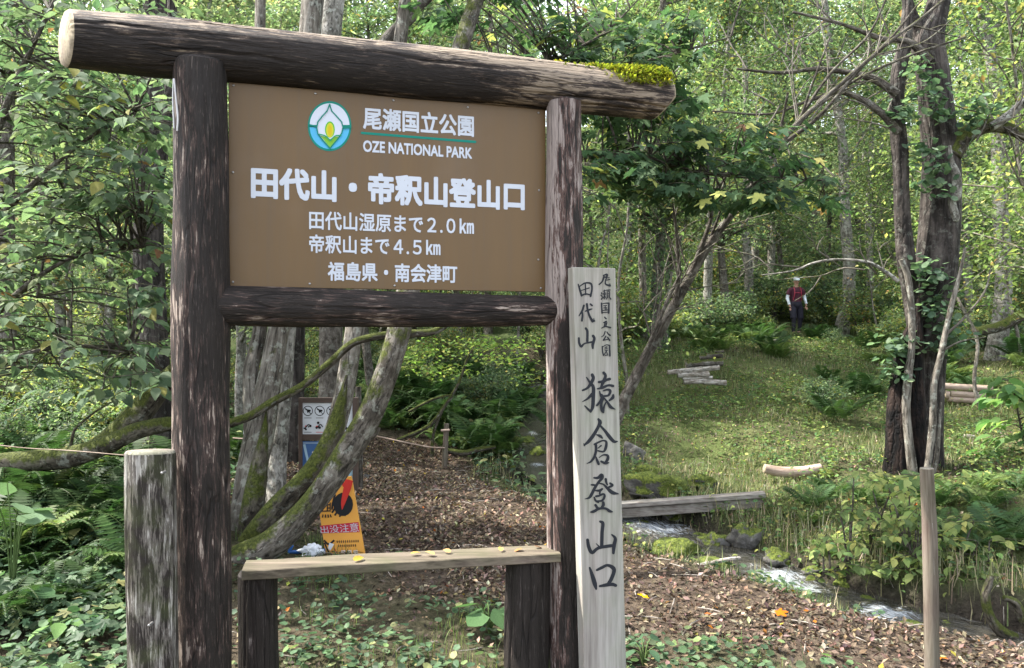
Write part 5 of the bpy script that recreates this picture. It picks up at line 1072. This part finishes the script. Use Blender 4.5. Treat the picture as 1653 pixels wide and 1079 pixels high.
# ivy tufts on the rugged tree
n = 800; rg2 = np.random.default_rng(4); ct_ = [P(x, y, 9.93) for x, y in [(1490, 110), (1500, 150), (1515, 180), (1490, 240), (1510, 270), (1495, 430), (1505, 455), (1520, 480), (1500, 500), (1530, 520), (1540, 545), (1512, 300), (1560, 190), (1470, 560), (1440, 560), (1445, 600), (1525, 560), (1455, 180), (1590, 170)]]
k = rg2.integers(0, len(ct_), n); mb = MB(); scatter(mb, T_ROUND, np.array(ct_)[k]+rg2.normal(0, 1, (n, 3))*np.array([.11, .08, .09]), rotmats(n, (0, 60), rg2), rg2.uniform(.06, .12, n), palette(n, [(.10, .17, .09), (.16, .24, .13), (.06, .11, .06)], None, .15, rg2))
child(mb, 'foliage', MT['leaf'], bt, False, kind='stuff')
# ivy cover on the straight dark trunk
mb = MB(); n = 1500; t_ = RNG.random(n); th = RNG.random(n)*6.28; b0 = G(1062, 0, 19); rr = .17+RNG.random(n)*.10
scatter(mb, T_QUAD, np.stack([b0[0]+rr*np.cos(th), 19+rr*np.sin(th), b0[2]+t_*4.2], -1), rotmats(n, (20, 80)), RNG.uniform(.06, .10, n), palette(n, [GR1, GR2], None, .2)); mb.build('ivy_cover', MT['farleaf'], None, False, kind='stuff', label='ivy leaves covering the straight trunk beyond the lettered board', cat='ivy')

# ------------------------------------------------------------------ stones
def stone(px, py, wpx, hpx, Y, mat, lab, seed, jag=.6):
    c = P(px, py, Y); rx, rz = wpx/2/F*Y, hpx/2/F*Y; gz = zg(c[0], c[1]); 
    if gz < c[2]-rz*1.0: c[2] = gz+rz*.55       # always rests in the ground
    mb = MB(); blob(mb, (0, 0, 0), (rx*1.12, rx*.95, rz*1.15), seed, .5, 30, 22, 3.4, None, jag)
    return mb.build('stone', MT[mat], loc=tuple(c), label=lab, cat='stone')
for a in [(1022, 736, 36, 34, 11.5, 'greyrock', 'pale pointed grey stone beside the lettered board above the bridge', 1, .9), (1085, 893, 70, 44, 8.35, 'mossrock', 'large moss covered boulder in the near bank below the bridge', 2), (1152, 908, 62, 36, 8.0, 'mossrock', 'flatter mossy boulder between the big mossy one and the riffle', 3),
          (1150, 868, 50, 38, 8.7, 'rock', 'dark wet stone under the middle of the bridge', 4), (1085, 842, 34, 28, 9.6, 'rock', 'stone beside the small waterfall under the bridge', 5), (1135, 858, 40, 26, 9.0, 'mossrock', 'mossy stone tucked right behind the dark wet one', 6), (1205, 860, 50, 44, 8.6, 'rock', 'shadowed stone at the far end of the bridge', 7),
          (1470, 992, 66, 44, 6.45, 'rock', 'big smooth grey boulder in the stream beside the wooden stake', 8), (1530, 1000, 50, 30, 6.6, 'rock', 'dark low stone right of the smooth grey boulder', 9), (1610, 985, 60, 28, 6.8, 'greyrock', 'flat pale slab by the mossy roots at the stream edge', 10), (1230, 955, 40, 20, 7.5, 'mossrock', 'low mossy stone on the near edge of the riffle', 11),
          (1060, 790, 90, 44, 10.2, 'mossrock', 'wide mossy mound at the near end of the bridge', 12), (1045, 765, 50, 26, 10.7, 'mossrock', 'rounded mossy stone behind the wide mossy mound', 13), (1130, 778, 40, 24, 10.4, 'mossrock', 'small mossy stone behind the middle of the bridge', 14), (1330, 766, 30, 18, 10.6, 'mossrock', 'small bright mossy stone near the peeled log end', 15),
          (865, 640, 40, 30, 17, 'greyrock', 'pale stone high up the stream beside the sign frame', 16), (770, 640, 60, 30, 15.5, 'mossrock', 'mossy stone in the fern bank above the stream', 17), (745, 665, 30, 24, 14.5, 'mossrock', 'yellowish mossy stone on the fern bank', 18), (845, 720, 44, 28, 12.9, 'mossrock', 'mossy stone in the narrow stream bed seen through the frame', 19),
          (850, 765, 50, 26, 11.8, 'mossrock', 'low mossy stone at the stream edge seen through the frame', 20), (830, 690, 34, 24, 13.8, 'mossrock', 'small mossy stone beside the upper stream', 21), (20, 912, 44, 40, 5.9, 'rock', 'dark angular stone among the herbs at the left edge', 22), (1175, 932, 26, 16, 7.9, 'rock', 'little wet stone in the riffle below the bridge', 23), (1255, 905, 40, 30, 8.0, 'rock', 'dark stone under the overhanging far bank', 24),
          (1400, 962, 34, 22, 7.15, 'rock', 'dark stone at the lip of the small cascade', 25), (1560, 1012, 40, 20, 6.2, 'rock', 'low stone lying in the pool right of the stake', 26), (592, 772, 14, 10, 10.5, 'greyrock', 'small pale stone behind the foot of the notice board', 27), (1180, 845, 30, 20, 9.1, 'mossrock', 'mossy stone below the bridge beam', 28),
          (1270, 968, 34, 16, 7.1, 'mossrock', 'low moss capped stone on the near side of the riffle lip', 29), (1350, 985, 30, 16, 6.9, 'rock', 'small dark stone on the near side of the cascade', 30), (1310, 925, 30, 20, 7.7, 'rock', 'dark stone on the far edge of the riffle', 31), (1360, 945, 34, 22, 7.5, 'mossrock', 'mossy stone under the yellow green sprays', 32),
          (1190, 890, 30, 18, 8.4, 'mossrock', 'small mossy stone in midstream below the bridge', 33), (1110, 868, 28, 18, 8.9, 'rock', 'small dark stone beside the white fall under the bridge', 34), (868, 735, 30, 22, 12.2, 'mossrock', 'mossy stone at the bend seen through the frame', 35), (1500, 975, 40, 24, 7.1, 'mossrock', 'mossy stone in the shadow behind the smooth grey boulder', 36),
          (1570, 985, 36, 22, 6.9, 'rock', 'dark stone at the back of the pool', 37), (1040, 850, 30, 20, 9.5, 'mossrock', 'mossy stone beside the lettered board under the bridge', 38), (820, 745, 40, 22, 12.3, 'mossrock', 'mossy stone half hidden by ferns near the stream bend', 39)]:
    stone(*a)
# mossy roots at the right edge
for lab, pl in [('mossy forked root reaching down into the stream near the edge', [(1600, 930, 10), (1592, 965, 14), (1600, 1000, 16), (1618, 1022, 20), (1640, 1030, 14)]), ('thick mossy root leaning at the edge of the stream', [(1620, 965, 8), (1640, 975, 14), (1655, 1005, 16), (1680, 1040, 18)])]:
    mb = MB(); px_limb(mb, pl, 6.3, seg=12, n=30, rough=.2, rs=3, seed=61); mb.build('mossy_root', MT['mossbark'], label=lab, cat='root')
# ------------------------------------------------------------------ footbridge
br = empty('footbridge', tuple(P(1120, 815, 9.4)), label='narrow grey plank footbridge crossing the stream', cat='bridge')
def yaw_box(px0, py0, px1, py1, Y0, Y1, depth, th, name, mat, par, sink=0.):
    a, b = P(px0, py0, Y0), P(px1, py1, Y1); u = b-a; n_ = np.array([-u[1], u[0], 0]); n_ /= np.linalg.norm(n_); mb = MB()
    box(mb, a-ZZ*th, u, n_*depth, ZZ*th, bev=.006); mb.tc[0] = mb.V[0].copy(); return child(mb, name, mat, par, False)
for k in range(3): 
    a = (k*.165); yaw_box(985, 815-k*.0, 1236, 797, 9.35+a, 9.05+a, .158, .055, 'plank', MT['plank'], br)
yaw_box(990, 823.3, 1230, 805.2, 9.40, 9.10, .10, .11, 'beam', MT['plank'], br); yaw_box(990, 823.3, 1230, 805.2, 9.72, 9.42, .10, .11, 'beam', MT['plank'], br)
mb = MB(); px_limb(mb, [(1130, 818, 9), (1180, 818, 9), (1235, 812, 9)], 9.3, seg=10, n=8); child(mb, 'support_log', MT['barklog'], br)
# ------------------------------------------------------------------ logs
def log(name, pl, Y, mat, cap, lab, seed, cat='log', grp=None, **k):
    o = MB(); px_limb(o, pl, Y, seg=16, n=14, rough=.07, rs=3, seed=seed, capmi=1, **k); return o.build(name, [MT[mat], MT[cap]], label=lab, cat=cat, group=grp)
log('peeled_log', [(1234, 757, 15), (1262, 763, 17), (1295, 762, 17), (1325, 755, 13)], 10.6, 'log', 'cut', 'short curved peeled log lying on the bank above the bridge', 1)
STEPS = 1
for k, (pl, lab) in enumerate([([(1078, 602, 8), (1098, 600, 8)], 'thin short birch log starting the third step'), ([(1096, 601, 9), (1133, 597, 9)], 'pale birch log in the middle of the third step'), ([(1133, 597, 8), (1161, 594, 8)], 'pale birch log ending the third step'), ([(1094, 606, 10), (1144, 605, 10)], 'thickest birch log forming the second step'),
        ([(1102, 612, 6), (1150, 610, 5)], 'thin pale birch log between the lowest steps'), ([(1104, 617, 9), (1140, 616, 9)], 'birch log starting the lowest step'), ([(1136, 617, 9), (1172, 619, 9)], 'birch log ending the lowest step'), ([(1108, 590, 11), (1166, 586, 11)], 'dark weathered log forming the fourth step'), ([(1130, 578, 8), (1166, 574, 8)], 'dark short log at the top of the log steps'), ([(1155, 569, 5), (1168, 568, 5)], 'tiny pale log stub above the log steps')]):
    log('step_log', pl, 15.6+k*0 if pl[0][1] > 600 else 16.3+(600-pl[0][1])*.04, 'barklog' if k < 7 else 'darkbark', 'cutgrey', lab, 60+k)
for k, (pl, lab) in enumerate([([(1518, 624, 11), (1600, 628, 11)], 'long pale log on top of the small stack'), ([(1524, 637, 13), (1530, 638, 13)], 'round log end facing out of the small stack'), ([(1534, 636, 10), (1590, 639, 10)], 'middle log of the small stack behind the rugged tree'), ([(1530, 645, 10), (1588, 649, 10)], 'lowest log of the small stack behind the rugged tree')]): log('stacked_log', pl, 14.6, 'log', 'cut', lab, 75+k)
for k, (pl, lab, Y) in enumerate([([(1556, 706, 9), (1592, 709, 10), (1632, 708, 9)], 'pale birch log lying beneath the glossy bush', 12.2), ([(1520, 722, 6), (1582, 731, 5)], 'thin pale branch on the grass in front of the birch log', 11.6), ([(1575, 690, 5), (1625, 687, 4)], 'thin dead branch lying behind the birch log', 12.8), ([(1230, 553, 5), (1268, 550, 5)], 'small pale log on the grass below the hiker', 21), ([(1080, 546, 4), (1130, 549, 3)], 'thin fallen branch on the slope above the steps', 21), ([(1125, 915, 8), (1170, 905, 7), (1195, 902, 6)], 'short dead branch beside the mossy boulders', 7.7)]):
    log('fallen_branch', pl, Y, 'barklog', 'cutgrey', lab, 85+k)
for lab, pl in [('mossy bent trunk lying low on the slope at the upper edge', [(1575, 535, 16), (1610, 530, 17), (1640, 515, 18), (1680, 490, 20)])]:
    mb = MB(); px_limb(mb, pl, 17, seg=14, n=24, rough=.12); mb.build('bent_trunk', MT['mossbark'], label=lab, cat='fallen trunk')
mb = MB(); px_limb(mb, [(722, 728, 8), (750, 732, 11), (775, 726, 9), (800, 722, 5)], 12.0, seg=10, n=18, rough=.15, rs=3); mb.build('mossy_branch', MT['mossbark'], label='short mossy branch lying beside the thin grey rope post', cat='branch')

# ------------------------------------------------------------------ ground cover (uncountable)
def zone_pts(n, px0, px1, y0, y1, fn, rng=RNG):
    px = rng.uniform(px0, px1, n); u = rng.random(n); Y = np.sqrt(y0*y0+u*(y1*y1-y0*y0)); x = (px-CX)/F*Y
    k = fn(x, Y) > rng.random(n); x, Y = x[k], Y[k]; return np.stack([x, Y, zg(x, Y)], -1)
def f_path(x, y): d, h, _ = polydist(x, y, PATH); return 1-smooth(d/h+fbm2(x, y, 1.4, 11)*.35, .85, 1.25)
def f_st(x, y): d, _, s = polydist(x, y, STREAM); return d, s
def f_terr(x, y): d, s = f_st(x, y); return np.where((s > 0) & (d > .5), 1., 0.)*smooth(x-(.02*y+.3), -.5, .8)
LIT = [(.135, .102, .074), (.085, .066, .050), (.195, .155, .115), (.30, .24, .175), (.05, .037, .029), (.24, .10, .04), (.28, .22, .06)]
LW = [5, 5, 3, 1.6, 4, .10, .12]
def litter(pts, size, lift=.01, cols=LIT, wts=LW, curl=(-50, 50)):
    mb = MB(); n = len(pts); pts = pts+np.stack([np.zeros(n), np.zeros(n), RNG.uniform(.002, .03, n)], -1); scatter(mb, T_QUAD, pts, rotmats(n, curl), RNG.uniform(*size, n), palette(n, cols, wts, .25)); return mb
def clump(x, y, s=1.2, sd_=22, k=1.): return np.clip(.5+fbm2(x, y, s, sd_)*1.6*k, 0, 1)
litter(zone_pts(190000, 0, 1720, 3.7, 13, lambda x, y: f_path(x, y)*np.clip(.35+clump(x, y, 1.7, 31, 1.2), 0, 1)), (.018, .062)).build('fallen_leaves', MT['litter'], None, False, kind='stuff', label='thick brown leaf litter covering the path')
litter(zone_pts(110000, -60, 1720, 3.7, 24, lambda x, y: (1-f_path(x, y))*(.5+.5*f_terr(x, y))*(f_st(x, y)[0] > .4)), (.022, .06), cols=LIT+[(.30, .32, .10)], wts=LW+[.8]).build('scattered_leaves', MT['litter'], None, False, kind='stuff', label='scattered dead leaves among the plants')
mb = MB()
for p in zone_pts(900, -40, 1700, 3.8, 12, lambda x, y: .35+.4*f_path(x, y)):
    a = random.random()*6.28; l = random.uniform(.05, .28); d = np.array([math.cos(a), math.sin(a), 0])*l; q = [p+np.array([0, 0, .02]), p+d*.5+np.array([random.gauss(0, .01), random.gauss(0, .01), .03]), p+d+np.array([0, 0, .02])]
    q[2][2] = zg(q[2][0], q[2][1])+.02; tube(mb, q, [.004, .0035, .002], 4, 5, caps=False)
mb.build('twigs', MT['barklog'], None, False, kind='stuff', label='small fallen twigs strewn over the leaf litter')
def blades(pts, h, wk, cols, wts, jit=.2):
    n = len(pts); mb = MB(); az = RNG.random(n)*6.28; lean = RNG.normal(0, .35, n); X_ = np.stack([np.cos(az), np.sin(az), az*0], -1); Zd = np.stack([-np.sin(az)*np.sin(lean), np.cos(az)*np.sin(lean), np.cos(lean)], -1); Yd = np.cross(Zd, X_)
    H = RNG.uniform(*h, n); scatter(mb, T_BLADE, pts-np.array([0, 0, .01]), np.stack([X_, Yd, Zd], -1), np.stack([H*wk, H*RNG.uniform(.3, 1.6, n), H], -1), palette(n, cols, wts, jit)); return mb
gcol = [(.11, .15, .045), (.17, .20, .07), (.28, .25, .13), (.34, .29, .19), (.07, .10, .03)]
pts = zone_pts(170000, 960, 1720, 7.2, 27, lambda x, y: f_terr(x, y)*(.08+.92*clump(x, y, 1.0, 22, 2.2)))
blades(pts, (.04, .17), 1.5, gcol, [6, 6, 2, 2, 4], .3).build('grass', MT['grass'], None, False, kind='stuff', label='short mixed grass on the sunny terrace beyond the stream')
def edge(x, y): d, s = f_st(x, y); return np.exp(-((d-.75)/.35)**2)*np.where(s > 0, .8, .22)*(1-f_path(x, y))
blades(zone_pts(60000, 600, 1720, 5.4, 14, edge), (.08, .30), 1.0, gcol, [3, 3, 4, 4, 2], .25).build('bank_grass', MT['grass'], None, False, kind='stuff', label='long drooping grass along the stream banks')
blades(zone_pts(30000, 380, 1400, 3.7, 7.5, lambda x, y: (1-f_path(x, y))*(f_st(x, y)[0] > .5)*clump(x, y, 1.8, 25, 1.6)*.7), (.04, .13), 1.1, [(.10, .16, .04), (.16, .21, .05), (.06, .11, .03), (.25, .24, .08)], [4, 2, 3, 1], .2).build('foreground_grass', MT['grass'], None, False, kind='stuff', label='grass tufts on the ground under the bench')
def herbs(pts, size, cols, wts, tm=T_ROUND, per=3, hh=(.02, .10)):
    n = len(pts); P_ = np.repeat(pts, per, 0); m = len(P_); a = RNG.random(m)*6.28; r = RNG.uniform(.01, .05, m); P_ = P_+np.stack([np.cos(a)*r, np.sin(a)*r, RNG.uniform(*hh, m)], -1); mb = MB()
    scatter(mb, tm, P_, rotmats(m, (-15, 30), RNG, a), RNG.uniform(*size, m), palette(m, cols, wts, .2)); return mb
HC = [(.065, .115, .052), (.042, .082, .038), (.10, .16, .068), (.14, .19, .06), (.24, .23, .08)]
herbs(zone_pts(2600, 380, 1420, 3.6, 6.4, lambda x, y: (1-f_path(x, y))*clump(x, y, 1.6, 26, 1.5)*(f_st(x, y)[0] > .55)), (.018, .062), HC, [4, 3, 3, 1, .4]).build('ground_herbs', MT['herb'], None, False, kind='stuff', label='low leafy herbs under and before the bench')
hb_ = herbs(zone_pts(3000, -120, 330, 3.6, 8, lambda x, y: clump(x, y, 1.1, 27, 2.4)*.9+.04), (.015, .08), HC, [4, 4, 3, .6, .3], hh=(.02, .18))
hb2 = herbs(zone_pts(1500, -120, 330, 3.6, 8, lambda x, y: clump(x, y, 1.4, 33, 2.4)), (.03, .11), HC, [3, 4, 3, 1, .3], T_MAPLE, 3, (.03, .22)); hb3 = herbs(zone_pts(1800, -120, 330, 3.6, 8, lambda x, y: clump(x, y, 1.9, 34, 2.4)), (.02, .07), HC, [3, 4, 3, 1, .6], T_LEAF, 5, (.02, .16))
merge([hb_, hb2, hb3]).build('shade_herbs', MT['herb'], None, False, kind='stuff', label='dense low herbs in the shade beside the short post')
herbs(zone_pts(8000, -80, 1000, 8, 20, lambda x, y: (1-f_path(x, y))*clump(x, y, .9, 28, 1.3)*(f_st(x, y)[0] > np.where(y > 10.5, .16, .4))), (.05, .12), HC, [4, 4, 4, 2, .6], T_LEAF, 4, (.03, .3)).build('slope_herbs', MT['herb'], None, False, kind='stuff', label='leafy undergrowth on the slopes behind the sign')
herbs(zone_pts(15000, 960, 1720, 6.8, 24, lambda x, y: np.clip(f_terr(x, y)*clump(x, y, .8, 29, 1.5)*.7+edge(x, y)*.8, 0, 1)), (.035, .08), [(.09, .16, .03), (.05, .11, .03), (.15, .21, .04), (.26, .27, .05)], [4, 3, 3, 1], T_LEAF, 4, (.02, .2)).build('bank_herbs', MT['herb'], None, False, kind='stuff', label='leafy weeds among the grass on the far bank')
# a few broad-leaved plants one can tell apart
for px, Y, s_, c, lab in [(20, 5.1, .19, (.10, .17, .08), 'pale green big leaved plant at the left edge below the mossy limb'), (60, 5.0, .20, (.05, .12, .04), 'plant with one broad dark green leaf at the lower left'), (128, 6.3, .17, (.42, .40, .14), 'withering plant with pale yellow leaves beside the short post'), (165, 6.2, .14, (.24, .25, .06), 'olive yellow drooping plant next to the withering one'),
                         (100, 4.6, .13, (.12, .24, .05), 'bright green herb near the lower left corner'), (790, 5.3, .16, (.06, .13, .04), 'broad leaved herb beside the right bench leg'), (1040, 4.7, .12, (.05, .11, .05), 'small leafy herb at the foot of the lettered board'), (660, 6.4, .12, (.10, .17, .05), 'tiny herb tuft growing in the leaf litter behind the bench')]:
    z_up = .85 if px == 20 else .28; b = G(px, 0, Y); o = empty('leafy_plant', tuple(b), label=lab, cat='plant'); n_ = 7
    for k in range(n_):
        az = k*2.4+random.random(); h = z_up*random.uniform(.6, 1) if px == 20 else s_*random.uniform(.5, 1.3); r_ = s_*.5; e = np.array([math.cos(az)*r_, math.sin(az)*r_, h])
        mb = MB(); tube(mb, [np.array([0, 0, -.03]), e*np.array([.4, .4, .7]), e], [.006, .005, .003], 5, 7, caps=False, col=(.1, .16, .04)); mb.build('stem', MT['herb'], o)
        inst(leaf_mesh('leaf', T_ROUND if px in (20, 60, 790) else T_LEAF, tuple(np.array(c)*random.uniform(.8, 1.2)), MT['herb']), 'leaf', o, Vector(e), Matrix(rotmats(1, (5, 40), RNG, np.array([az]))[0].tolist()), s_*random.uniform(.8, 1.1))
# litter resting on the beam's mossy end
for k, (px, s_, c, lab) in enumerate([(905, .06, (.50, .36, .06), 'orange yellow leaf lying flat on the mossy log beam'), (940, .07, (.55, .52, .30), 'pale cream leaf lying on the beam moss'), (965, .06, (.45, .18, .07), 'curled rust brown leaf standing on the log beam'), (985, .06, (.55, .50, .28), 'cream leaf beside the curled rust leaf on the beam'), (1060, .08, (.45, .48, .08), 'yellow green leaf at the very end of the log beam')]):
    s0_, _ = plane_st(px, 120); pt = PL*np.array([1, 1, 0])+U*s0_+ZZ*(3.335 if px < 1050 else 3.20)+NF*.03
    inst(leaf_mesh('fallen_leaf', T_MAPLE, c, MT['litter']), 'fallen_leaf', None, Vector(pt), (R(random.uniform(-20, 50)), R(random.uniform(-20, 20)), random.uniform(0, 6)), s_, label=lab, cat='leaf')
# orange leaves that stand out on the path
for k, (px, Y, c, lab) in enumerate([(1250, 5.3, (.45, .13, .03), 'single rusty orange leaf on the path below the riffle'), (1045, 5.6, (.50, .33, .05), 'single yellow leaf on the path beside the lettered board'), (1520, 4.6, (.42, .16, .06), 'rusty leaf on the path right of the stake')]):
    b = G(px, 0, Y); inst(leaf_mesh('fallen_leaf', T_MAPLE, c, MT['litter']), 'fallen_leaf', None, Vector(b+np.array([0, 0, .03])), (R(15), R(-12), k*2.), .09, label=lab, cat='leaf')

# ------------------------------------------------------------------ hiker
def skin_chain(name, verts, edges, rad, mat, par, lvl=2):
    me = bpy.data.meshes.new(name); me.from_pydata([tuple(v) for v in verts], edges, []); o = bpy.data.objects.new(name, me); COL.objects.link(o)
    m = o.modifiers.new('s', 'SKIN'); 
    for v, r_ in zip(me.skin_vertices[0].data if me.skin_vertices else [], rad): v.radius = (r_, r_) if not hasattr(r_, '__len__') else r_
    if not me.skin_vertices: pass
    m2 = o.modifiers.new('d', 'SUBSURF'); m2.levels = m2.render_levels = lvl
    dg = bpy.context.evaluated_depsgraph_get(); nm = bpy.data.meshes.new_from_object(o.evaluated_get(dg)); bpy.data.objects.remove(o)
    nm.materials.clear(); nm.materials.append(mat)
    for p in nm.polygons: p.use_smooth = True
    ob = bpy.data.objects.new(name, nm); COL.objects.link(ob); ob.parent = par; return ob
HY = 25.; hb = G(1285, 0, HY); hk = empty('person', tuple(hb), label='hiker in white cap, maroon shirt, red pack straps and dark shorts walking down the slope', cat='person')
M_skin = m_plain('skin', (.42, .24, .17), .6); M_shirt = m_plain('maroon_shirt', (.07, .015, .03), .8); M_blk = m_plain('dark_cloth', (.018, .016, .028), .8); M_wc = m_plain('white_cloth', (.75, .80, .86), .7); M_red = m_plain('red_strap', (.34, .03, .06), .6); M_shoe = m_plain('grey_shoe', (.12, .10, .11), .7)
def tchild(name, segs, mat, seg=14, rough=0):
    mb = MB()
    for pts, rad in segs: tube(mb, pts, rad, seg, len(pts)*5, rough, 4, True)
    return mb.build(name, mat, hk)
# body: one continuous skin; x is the viewer's right, -y faces the camera
J = [(0, 0, .93), (0, 0, 1.12), (0, 0, 1.32), (0, -.01, 1.46), (0, -.03, 1.55), (0, -.04, 1.66), (0, -.04, 1.74),
     (-.17, 0, 1.40), (-.25, .02, 1.14), (-.22, -.07, .92), (-.21, -.09, .85), (.17, 0, 1.40), (.27, .03, 1.16), (.30, -.04, .95), (.30, -.06, .88),
     (-.10, 0, .86), (-.11, -.12, .50), (-.10, -.06, .10), (-.10, -.15, .04), (.10, 0, .86), (.14, .03, .50), (.15, .18, .12), (.15, .10, .05)]
E = [(0, 1), (1, 2), (2, 3), (3, 4), (4, 5), (5, 6), (2, 7), (7, 8), (8, 9), (9, 10), (2, 11), (11, 12), (12, 13), (13, 14), (0, 15), (15, 16), (16, 17), (17, 18), (0, 19), (19, 20), (20, 21), (21, 22)]
RR = [(.14, .10), (.13, .10), (.15, .10), .06, .055, (.075, .09), (.06, .07), .06, .04, .027, .03, .06, .04, .027, .03, .085, .055, .04, .04, .085, .055, .04, .04]
me = bpy.data.meshes.new('body'); me.from_pydata(J, E, []); bo = bpy.data.objects.new('body', me); COL.objects.link(bo)
mo = bo.modifiers.new('s', 'SKIN'); bpy.context.view_layer.update()
if not me.skin_vertices:
    bpy.context.view_layer.objects.active = bo; bpy.ops.object.skin_root_mark({'object': bo}) if False else None
try:
    for v, r_ in zip(me.skin_vertices[0].data, RR): v.radius = (r_, r_) if not hasattr(r_, '__len__') else r_
    me.skin_vertices[0].data[0].use_root = True
except Exception as ex: print('skin', ex)
m2 = bo.modifiers.new('d', 'SUBSURF'); m2.levels = m2.render_levels = 2
nm = bpy.data.meshes.new_from_object(bo.evaluated_get(bpy.context.evaluated_depsgraph_get())); bpy.data.objects.remove(bo); nm.materials.clear(); nm.materials.append(M_skin)
for p in nm.polygons: p.use_smooth = True
bo = bpy.data.objects.new('body', nm); COL.objects.link(bo); bo.parent = hk
fing = []
for hx, hy, hz, sg in [(-.21, -.09, .83, 1), (.30, -.06, .86, -1)]:
    for k in range(4): a = np.array([hx+(k-1.5)*.018, hy, hz]); l = [.07, .08, .075, .06][k]; fing.append(([a, a+np.array([0, -.012, -l*.5]), a+np.array([0, -.035, -l])], [.009, .009, .007]))
    a = np.array([hx+sg*.03, hy, hz+.02]); fing.append(([a, a+np.array([sg*.025, -.02, -.03]), a+np.array([sg*.02, -.03, -.055])], [.011, .010, .008]))
tchild('fingers', fing, M_skin, 8)
tchild('shirt', [([(0, 0, .94), (0, 0, 1.1), (0, 0, 1.3), (0, 0, 1.43), (0, -.01, 1.49)], [.165, .155, .175, .15, .07]), ([(-.12, 0, 1.42), (-.20, .0, 1.36), (-.235, .01, 1.25)], [.085, .075, .07]), ([(.12, 0, 1.42), (.20, .0, 1.36), (.25, .02, 1.26)], [.085, .075, .07])], M_shirt)
tchild('sleeve', [([(-.225, .01, 1.28), (-.255, .02, 1.14), (-.225, -.06, .94)], [.056, .050, .038])], M_wc); tchild('sleeve', [([(.24, .01, 1.28), (.275, .03, 1.16), (.305, -.035, .97)], [.056, .050, .038])], M_wc)
tchild('shorts', [([(0, 0, 1.02), (0, 0, .92), (0, 0, .84)], [.165, .175, .13]), ([(-.09, 0, .90), (-.115, -.07, .70), (-.12, -.11, .52)], [.115, .105, .095]), ([(.09, 0, .90), (.13, .02, .70), (.145, .03, .52)], [.115, .105, .095])], M_blk)
tchild('leggings', [([(-.11, -.12, .52), (-.105, -.09, .30), (-.10, -.06, .10)], [.066, .062, .048]), ([(.14, .03, .52), (.15, .09, .32), (.15, .17, .13)], [.066, .062, .048])], M_blk)
tchild('shoe', [([(-.10, .0, .05), (-.10, -.10, .045), (-.10, -.2, .03)], [.05, .05, .035])], M_shoe, 12); tchild('shoe', [([(.15, .22, .09), (.15, .12, .05), (.15, .04, .03)], [.05, .05, .035])], M_shoe, 12)
tchild('pack_strap', [([(-.09, -.05, 1.49), (-.10, -.165, 1.38), (-.11, -.17, 1.22), (-.13, -.12, 1.08)], [.014]*4)], M_red, 8); tchild('pack_strap', [([(.09, -.05, 1.49), (.10, -.165, 1.38), (.11, -.17, 1.22), (.13, -.12, 1.08)], [.014]*4), ([(-.10, -.165, 1.30), (0, -.19, 1.30), (.10, -.165, 1.30)], [.012]*3)], M_red, 8)
mb = MB(); blob(mb, (0, .19, 1.24), (.15, .11, .24), 3, .08); mb.build('backpack', M_blk, hk)
mb = MB(); blob(mb, (0, -.03, 1.73), (.098, .115, .075), 4, .03, 22, 14); mb.add([(-.07, -.12, 1.715), (.07, -.12, 1.715), (.045, -.21, 1.70), (-.045, -.21, 1.70), (-.07, -.12, 1.705), (.07, -.12, 1.705), (.045, -.21, 1.692), (-.045, -.21, 1.692)], [[(0, 3, 2, 1), (4, 5, 6, 7), (0, 1, 5, 4), (2, 3, 7, 6), (1, 2, 6, 5), (3, 0, 4, 7)]]); mb.build('cap', M_wc, hk)
mb = MB(); blob(mb, (-.03, -.125, 1.655), (.012, .008, .008), 1, 0, 8, 6); blob(mb, (.03, -.125, 1.655), (.012, .008, .008), 1, 0, 8, 6); mb.build('eyes', M_blk, hk)
mb = MB(); blob(mb, (0, -.135, 1.63), (.013, .02, .02), 1, 0, 10, 8); blob(mb, (-.08, -.04, 1.645), (.012, .02, .03), 1, 0, 8, 6); blob(mb, (.08, -.04, 1.645), (.012, .02, .03), 1, 0, 8, 6); mb.build('nose_and_ears', M_skin, hk)
mb = MB(); blob(mb, (0, -.125, 1.60), (.024, .008, .006), 1, 0, 10, 6); mb.build('mouth', m_plain('lips', (.25, .08, .06), .6), hk)

# ------------------------------------------------------------------ labels that single out each forest plant by kind, rank and landmark
LAND = [(60, 'behind the outer edge of the leafy bush'), (200, 'behind the middle of the leafy bush'), (290, 'behind the bush edge beside the tall post'), (400, 'in line with the tall dark post'), (520, 'in line with the emblem'), (660, 'in line with the panel underline'), (790, 'in line with the rope post'), (905, 'in line with the paler post'),
        (1010, 'behind the lettered board'), (1110, 'in line with the log steps'), (1220, 'between the log steps and the hiker'), (1350, 'in line with the hiker'), (1440, 'between the hiker and the rugged tree'), (1560, 'behind the rugged tree'), (9999, 'beyond the rugged tree and stacked logs')]
ORD = ['nearest', 'second nearest', 'third nearest', 'fourth nearest', 'fifth nearest', 'sixth nearest', 'seventh nearest', 'eighth nearest', 'ninth nearest', 'tenth nearest', 'eleventh nearest', 'twelfth nearest', 'thirteenth nearest', 'fourteenth nearest', 'fifteenth nearest', 'sixteenth nearest', 'seventeenth nearest', 'eighteenth nearest', 'nineteenth nearest', 'twentieth nearest', 'twenty-first nearest', 'twenty-second nearest', 'twenty-third nearest', 'farthest']
grp = {}
for o, px, Y, kw_ in REG:
    land = next(l for lim, l in LAND if px < lim); grp.setdefault((kw_, land), []).append((Y, o))
for (kw_, land), L_ in grp.items():
    L_.sort(key=lambda a: a[0])
    for i, (Y, o) in enumerate(L_): o['label'] = f"{kw_} {land}" if len(L_) == 1 else f"{ORD[min(i, 23)]} {kw_} {land}"
